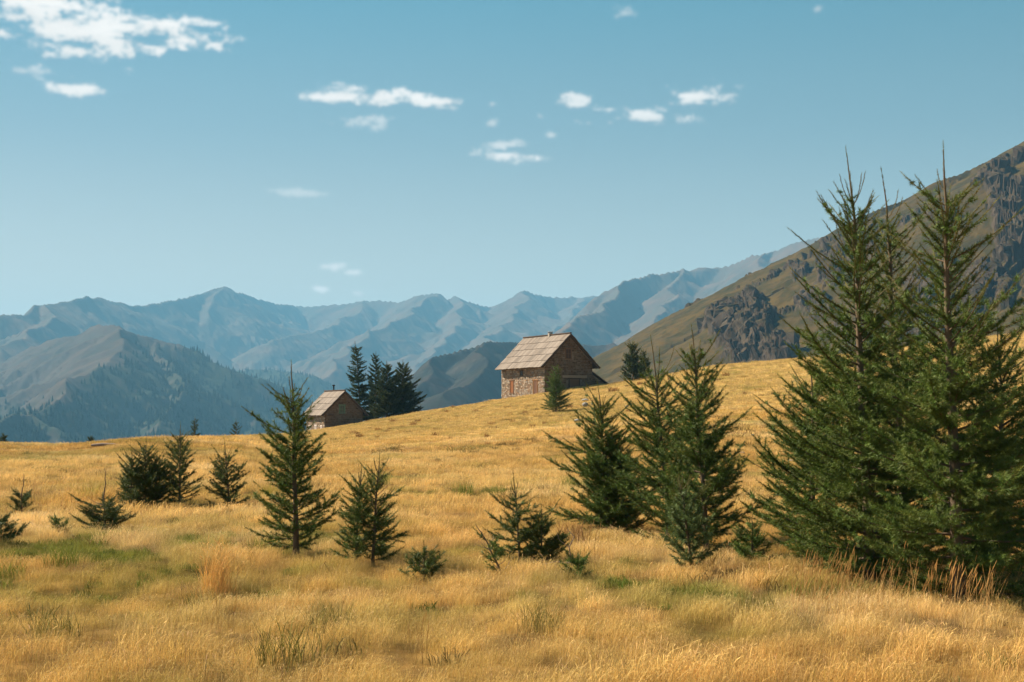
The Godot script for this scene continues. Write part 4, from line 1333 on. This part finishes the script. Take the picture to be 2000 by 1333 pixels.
func build_small() -> void:
	var r := RandomNumberGenerator.new()
	r.seed = 8
	# brown grass tufts on the slope
	var tufts := []
	for k in 3: tufts.append(clump(300 + k, 46, 0.17, 0.34, 0.02, 0.15, 0.0))
	for e in [[688, 848], [698, 849], [738, 842], [735, 857], [702, 855], [760, 840], [767, 826], [785, 836], [806, 832], [815, 826], [757, 845], [848, 840], [850, 852], [872, 806], [884, 797], [905, 792], [920, 866], [952, 855], [960, 832], [996, 812], [1027, 808], [1040, 835], [1063, 829], [1150, 757], [1160, 763], [1195, 765], [1203, 765], [1250, 752], [1262, 750], [1113, 797], [1228, 806], [1290, 745], [1310, 742], [1390, 738], [1418, 735], [928, 806], [1002, 826], [953, 870], [880, 858], [1456, 770]]:
		var p := hit(e[0], e[1])
		var o := part("grass_tuft", tufts[r.randi() % 3], M.tuft[r.randi() % 2])
		o.position = p
		var s := pixels(11.0, -p.z) / 0.34 * r.randf_range(0.6, 1.1)
		o.basis = Basis(Vector3.UP, r.randf() * TAU).scaled(Vector3(s * 1.25, s * 0.8, s * 1.25))
		var where := "below the four spruces" if e[0] < 880 else ("below the stone house" if e[0] < 1110 else "right of the stone house")
		tag(o, "small rusty brown grass tuft on the golden slope " + where, "grass tuft", "rusty grass tufts on the slope " + where)
	# rocks
	for e in [[1143, 785, 26, 10, "flat pale rock on the slope right of the bright green larch"], [1143, 796, 22, 18, "upright grey boulder just below the flat pale rock"], [1225, 798, 12, 11, "dark grey rock alone on the slope behind the thin-topped larch"], [1128, 826, 24, 13, "grey rock above the full dense larch"], [985, 818, 14, 5, "flat grey stone in the grass below the stone house"], [1158, 792, 12, 8, "small grey stone to the right of the upright boulder"], [1471, 851, 12, 5, "small white stone on the slope right of the leaning larch"], [1545, 903, 18, 9, "pale stone in the grass left of the big larches"], [125, 866, 10, 8, "small pale rock on the left skyline"], [1450, 886, 20, 6, "flat stone behind the leaning larch"]]:
		var p := hit(e[0], e[1])
		var o := part("rock", rock_mesh(int(e[0])), M.rock)
		var w := pixels(e[2], -p.z)
		o.position = p + Vector3(0, pixels(e[3], -p.z) * 0.25, 0)
		o.basis = Basis(Vector3.UP, r.randf() * TAU).scaled(Vector3(w, pixels(e[3], -p.z) * 1.35, w))
		tag(o, e[4], "rock")
	# fallen log on the left skyline
	var b := MB.new()
	b.tube([Vector3(-0.7, 0.06, 0), Vector3(-0.2, 0.1, 0.05), Vector3(0.3, 0.09, 0), Vector3(0.75, 0.05, 0.08)], [0.06, 0.08, 0.07, 0.03], 8)
	var lg := part("fallen_log", b.mesh(), M.dead)
	lg.position = hit(208, 873)
	tag(lg, "grey fallen log lying on the left skyline", "log")
	# dead branch in the middle meadow
	b = MB.new()
	b.tube([Vector3.ZERO, Vector3(0.03, 0.16, 0), Vector3(0.01, 0.28, 0), Vector3(0.07, 0.4, 0.02), Vector3(-0.02, 0.5, 0)], [0.011, 0.01, 0.008, 0.006, 0.003], 5)
	b.tube([Vector3(0.01, 0.28, 0), Vector3(-0.1, 0.36, 0), Vector3(-0.13, 0.45, 0)], [0.006, 0.004, 0.002], 4)
	b.tube([Vector3(0.02, 0.1, 0), Vector3(-0.15, 0.12, 0.05), Vector3(-0.3, 0.09, 0.05)], [0.007, 0.005, 0.002], 4)
	var db := part("dead_branch", b.mesh(), M.dead)
	db.position = hit(1110, 1118)
	tag(db, "bleached dead branch sticking out of the grass right of the saplings", "branch")
	# the tall straw tussock in front
	var pt := hit(425, 1172)
	var ts := part("straw_tussock", clump(410, 210, 0.16, 0.60, 0.004, 0.1, 0.6), M.straw)
	ts.position = pt
	tag(ts, "tall golden straw tussock standing out of the foreground grass", "grass tussock")
	# green and brown tussocks
	var soft := []
	for k in 3: soft.append(clump(420 + k, 150, 0.2, 0.30, 0.005, 0.05, 0.0))
	for e in [[15, 1135, 0.9, 0, "bright green grass tussock at the left edge of the foreground"], [120, 1110, 1.1, 0, "bright green grass patch left of the straw tussock"], [175, 975, 1.5, 2, "yellow-green tussock behind the stunted larch"], [530, 975, 1.2, 2, "yellow tussock between the short dark larch and the cabin larch"], [745, 945, 1.1, 0, "yellow-green tussock right of the scraggly larch"], [915, 883, 1.6, 1, "olive tussock at the foot of the slope"], [1115, 955, 1.3, 0, "yellow-green tussock at the left of the full dense larch"], [905, 968, 1.3, 0, "dark green tussock on the small earth bank"], [970, 972, 1.1, 0, "green tussock behind the tiered sapling"], [1120, 1060, 1.2, 3, "brown dry tussock between the saplings and the full dense larch"], [510, 1085, 0.9, 0, "green tuft left of the cabin larch trunk"], [1320, 1015, 0.8, 2, "pale yellow tuft under the thin-topped larch"], [640, 1235, 0.9, 1, "olive tuft in the central foreground grass"], [385, 1195, 0.7, 1, "olive tuft below the straw tussock"], [1060, 1240, 0.9, 1, "dull olive tuft in the foreground below the saplings"], [1480, 1215, 0.9, 1, "dull olive tuft in the foreground left of the big larches"], [105, 1260, 1.0, 1, "olive tuft in the lower left corner grass"], [560, 1310, 1.2, 1, "yellow-green tuft at the bottom edge of the view"], [698, 825, 1.4, 2, "yellow-green tussock at the right foot of the cabin gable"]]:
		var o := part("grass_tussock", soft[r.randi() % 3], M.soft[e[3]])
		var p := hit(e[0], e[1])
		o.position = p
		var s: float = e[2] * (1.0 if -p.z < 60.0 else 3.0)
		o.basis = Basis(Vector3.UP, r.randf() * TAU).scaled(Vector3(s, minf(s, 1.2), s))
		tag(o, e[4], "grass tussock")

func build_grass() -> void:
	var tufts := []
	for k in 3: tufts.append(clump(500 + k, 78, 0.15, 0.155, 0.002, 0.3, 0.3))
	var mid := []
	for k in 2: mid.append(clump(520 + k, 60, 0.24, 0.15, 0.0042, 0.28, 0.25))
	var far := []
	for k in 2: far.append(clump(540 + k, 44, 0.4, 0.14, 0.009, 0.2, 0.05))
	lay_grass("meadow_grass", "long golden grass bending in the foreground", tufts, 7.0, 24.0, 85.0, 1.0, 1.0)
	# low leafy plants in the damp green patches
	var herb := clump(560, 44, 0.13, 0.11, 0.008, 0.0, 0.0)
	var xf := []
	var cols := []
	for k in 26000:
		var d := lerpf(9.0, 45.0, rng.randf())
		var x := rng.randf_range(-0.40, 0.40) * d
		var g := green_at(x, -d)
		if rng.randf() > (g - 0.45) * 0.5: continue
		var s := rng.randf_range(0.5, 1.1)
		xf.append(Transform3D(Basis(Vector3.UP, rng.randf() * TAU).scaled(Vector3(s, s, s)), Vector3(x, ground(x, -d), -d)))
		cols.append(Color(0.13, 0.19, 0.03).lerp(Color(0.24, 0.22, 0.05), rng.randf()) * rng.randf_range(0.6, 1.2))
	var low := clump(570, 46, 0.12, 0.14, 0.007, 0.0, 0.0)
	var xs := []
	var cs := []
	for k in 900:
		var p := hit(rng.randf_range(640.0, 1700.0), rng.randf_range(735.0, 890.0))
		if -p.z > 175.0 or nb.get_noise_2d(p.x * 12.0, p.z * 5.0) < 0.05: continue
		var s := rng.randf_range(0.8, 2.2)
		xs.append(Transform3D(Basis(Vector3.UP, rng.randf() * TAU).scaled(Vector3(s * 1.5, s * 0.8, s)), p))
		cs.append(Color(0.24, 0.155, 0.05).lerp(Color(0.15, 0.14, 0.045), rng.randf()) * rng.randf_range(0.7, 1.3))
	for k in 1700:
		var d := sqrt(lerpf(64.0, 3600.0, rng.randf()))
		var x := rng.randf_range(-0.40, 0.40) * d
		if nb.get_noise_2d(x * 26.0 + 300.0, d * 26.0) < 0.02: continue
		var s := rng.randf_range(0.5, 1.35)
		xs.append(Transform3D(Basis(Vector3.UP, rng.randf() * TAU).scaled(Vector3(s * 1.3, s, s)), Vector3(x, ground(x, -d), -d)))
		cs.append(Color(0.27, 0.175, 0.06).lerp(Color(0.16, 0.16, 0.045), rng.randf()) * rng.randf_range(0.6, 1.4))
	tag(scatter("low_tufts", low, M.grass, xs, cs), "low brown and olive tufts speckling the meadow and slope", "grass", "", "stuff")
	tag(scatter("low_plants", herb, M.grass, xf, cols), "low green leafy plants in the damp patches of the meadow", "plants", "", "stuff")
	# tall thin stalks with seed heads standing above the sward
	var stalks := []
	for k in 3:
		var b := MB.new()
		var r := RandomNumberGenerator.new()
		r.seed = 900 + k
		for q in 7:
			var p := Vector3(r.randf_range(-0.15, 0.15), -0.02, r.randf_range(-0.15, 0.15))
			var h := r.randf_range(0.24, 0.44)
			var to := p + Vector3(r.randf_range(-0.06, 0.16) * h * 2.0, h, r.randf_range(-0.1, 0.1))
			var knee := p.lerp(to, 0.6) + Vector3(-0.02, 0.02, 0)
			b.tube([p, knee, to], [0.0016, 0.0013, 0.001], 3, Color(0.9, 0.85, 0.8))
			var d := (to - knee).normalized()
			b.tube([to - d * 0.02, to + d * 0.02, to + d * 0.075], [0.001, 0.003, 0.001], 4, Color(0.85, 0.72, 0.6))
		stalks.append(b.mesh(true))
	for k in 3:
		xf = []
		cols = []
		for q in 34:
			var d := sqrt(lerpf(64.0, 1225.0, rng.randf()))
			var x := rng.randf_range(-0.40, 0.40) * d
			if q % 3 > 0:
				var p := hit(rng.randf_range(1560.0, 2040.0), rng.randf_range(1150.0, 1225.0))
				x = p.x
				d = -p.z
			var s := rng.randf_range(0.6, 1.1)
			xf.append(Transform3D(Basis(Vector3.UP, rng.randf_range(-0.8, 0.8)).scaled(Vector3(s, s, s)), Vector3(x, ground(x, -d), -d)))
			cols.append(Color(0.60, 0.40, 0.16) * rng.randf_range(0.6, 1.1))
		tag(scatter("seed_stalks", stalks[k], M.grass, xf, cols), "tall thin dry stalks with seed heads above the grass", "grass", "", "stuff")
	lay_grass("meadow_grass", "golden grass of the middle meadow around the larches", mid, 24.0, 62.0, 22.0, 1.0, 1.0)
	lay_grass("meadow_grass", "short golden grass on the far meadow and slope", far, 62.0, 182.0, 8.0, 1.0, 1.0)
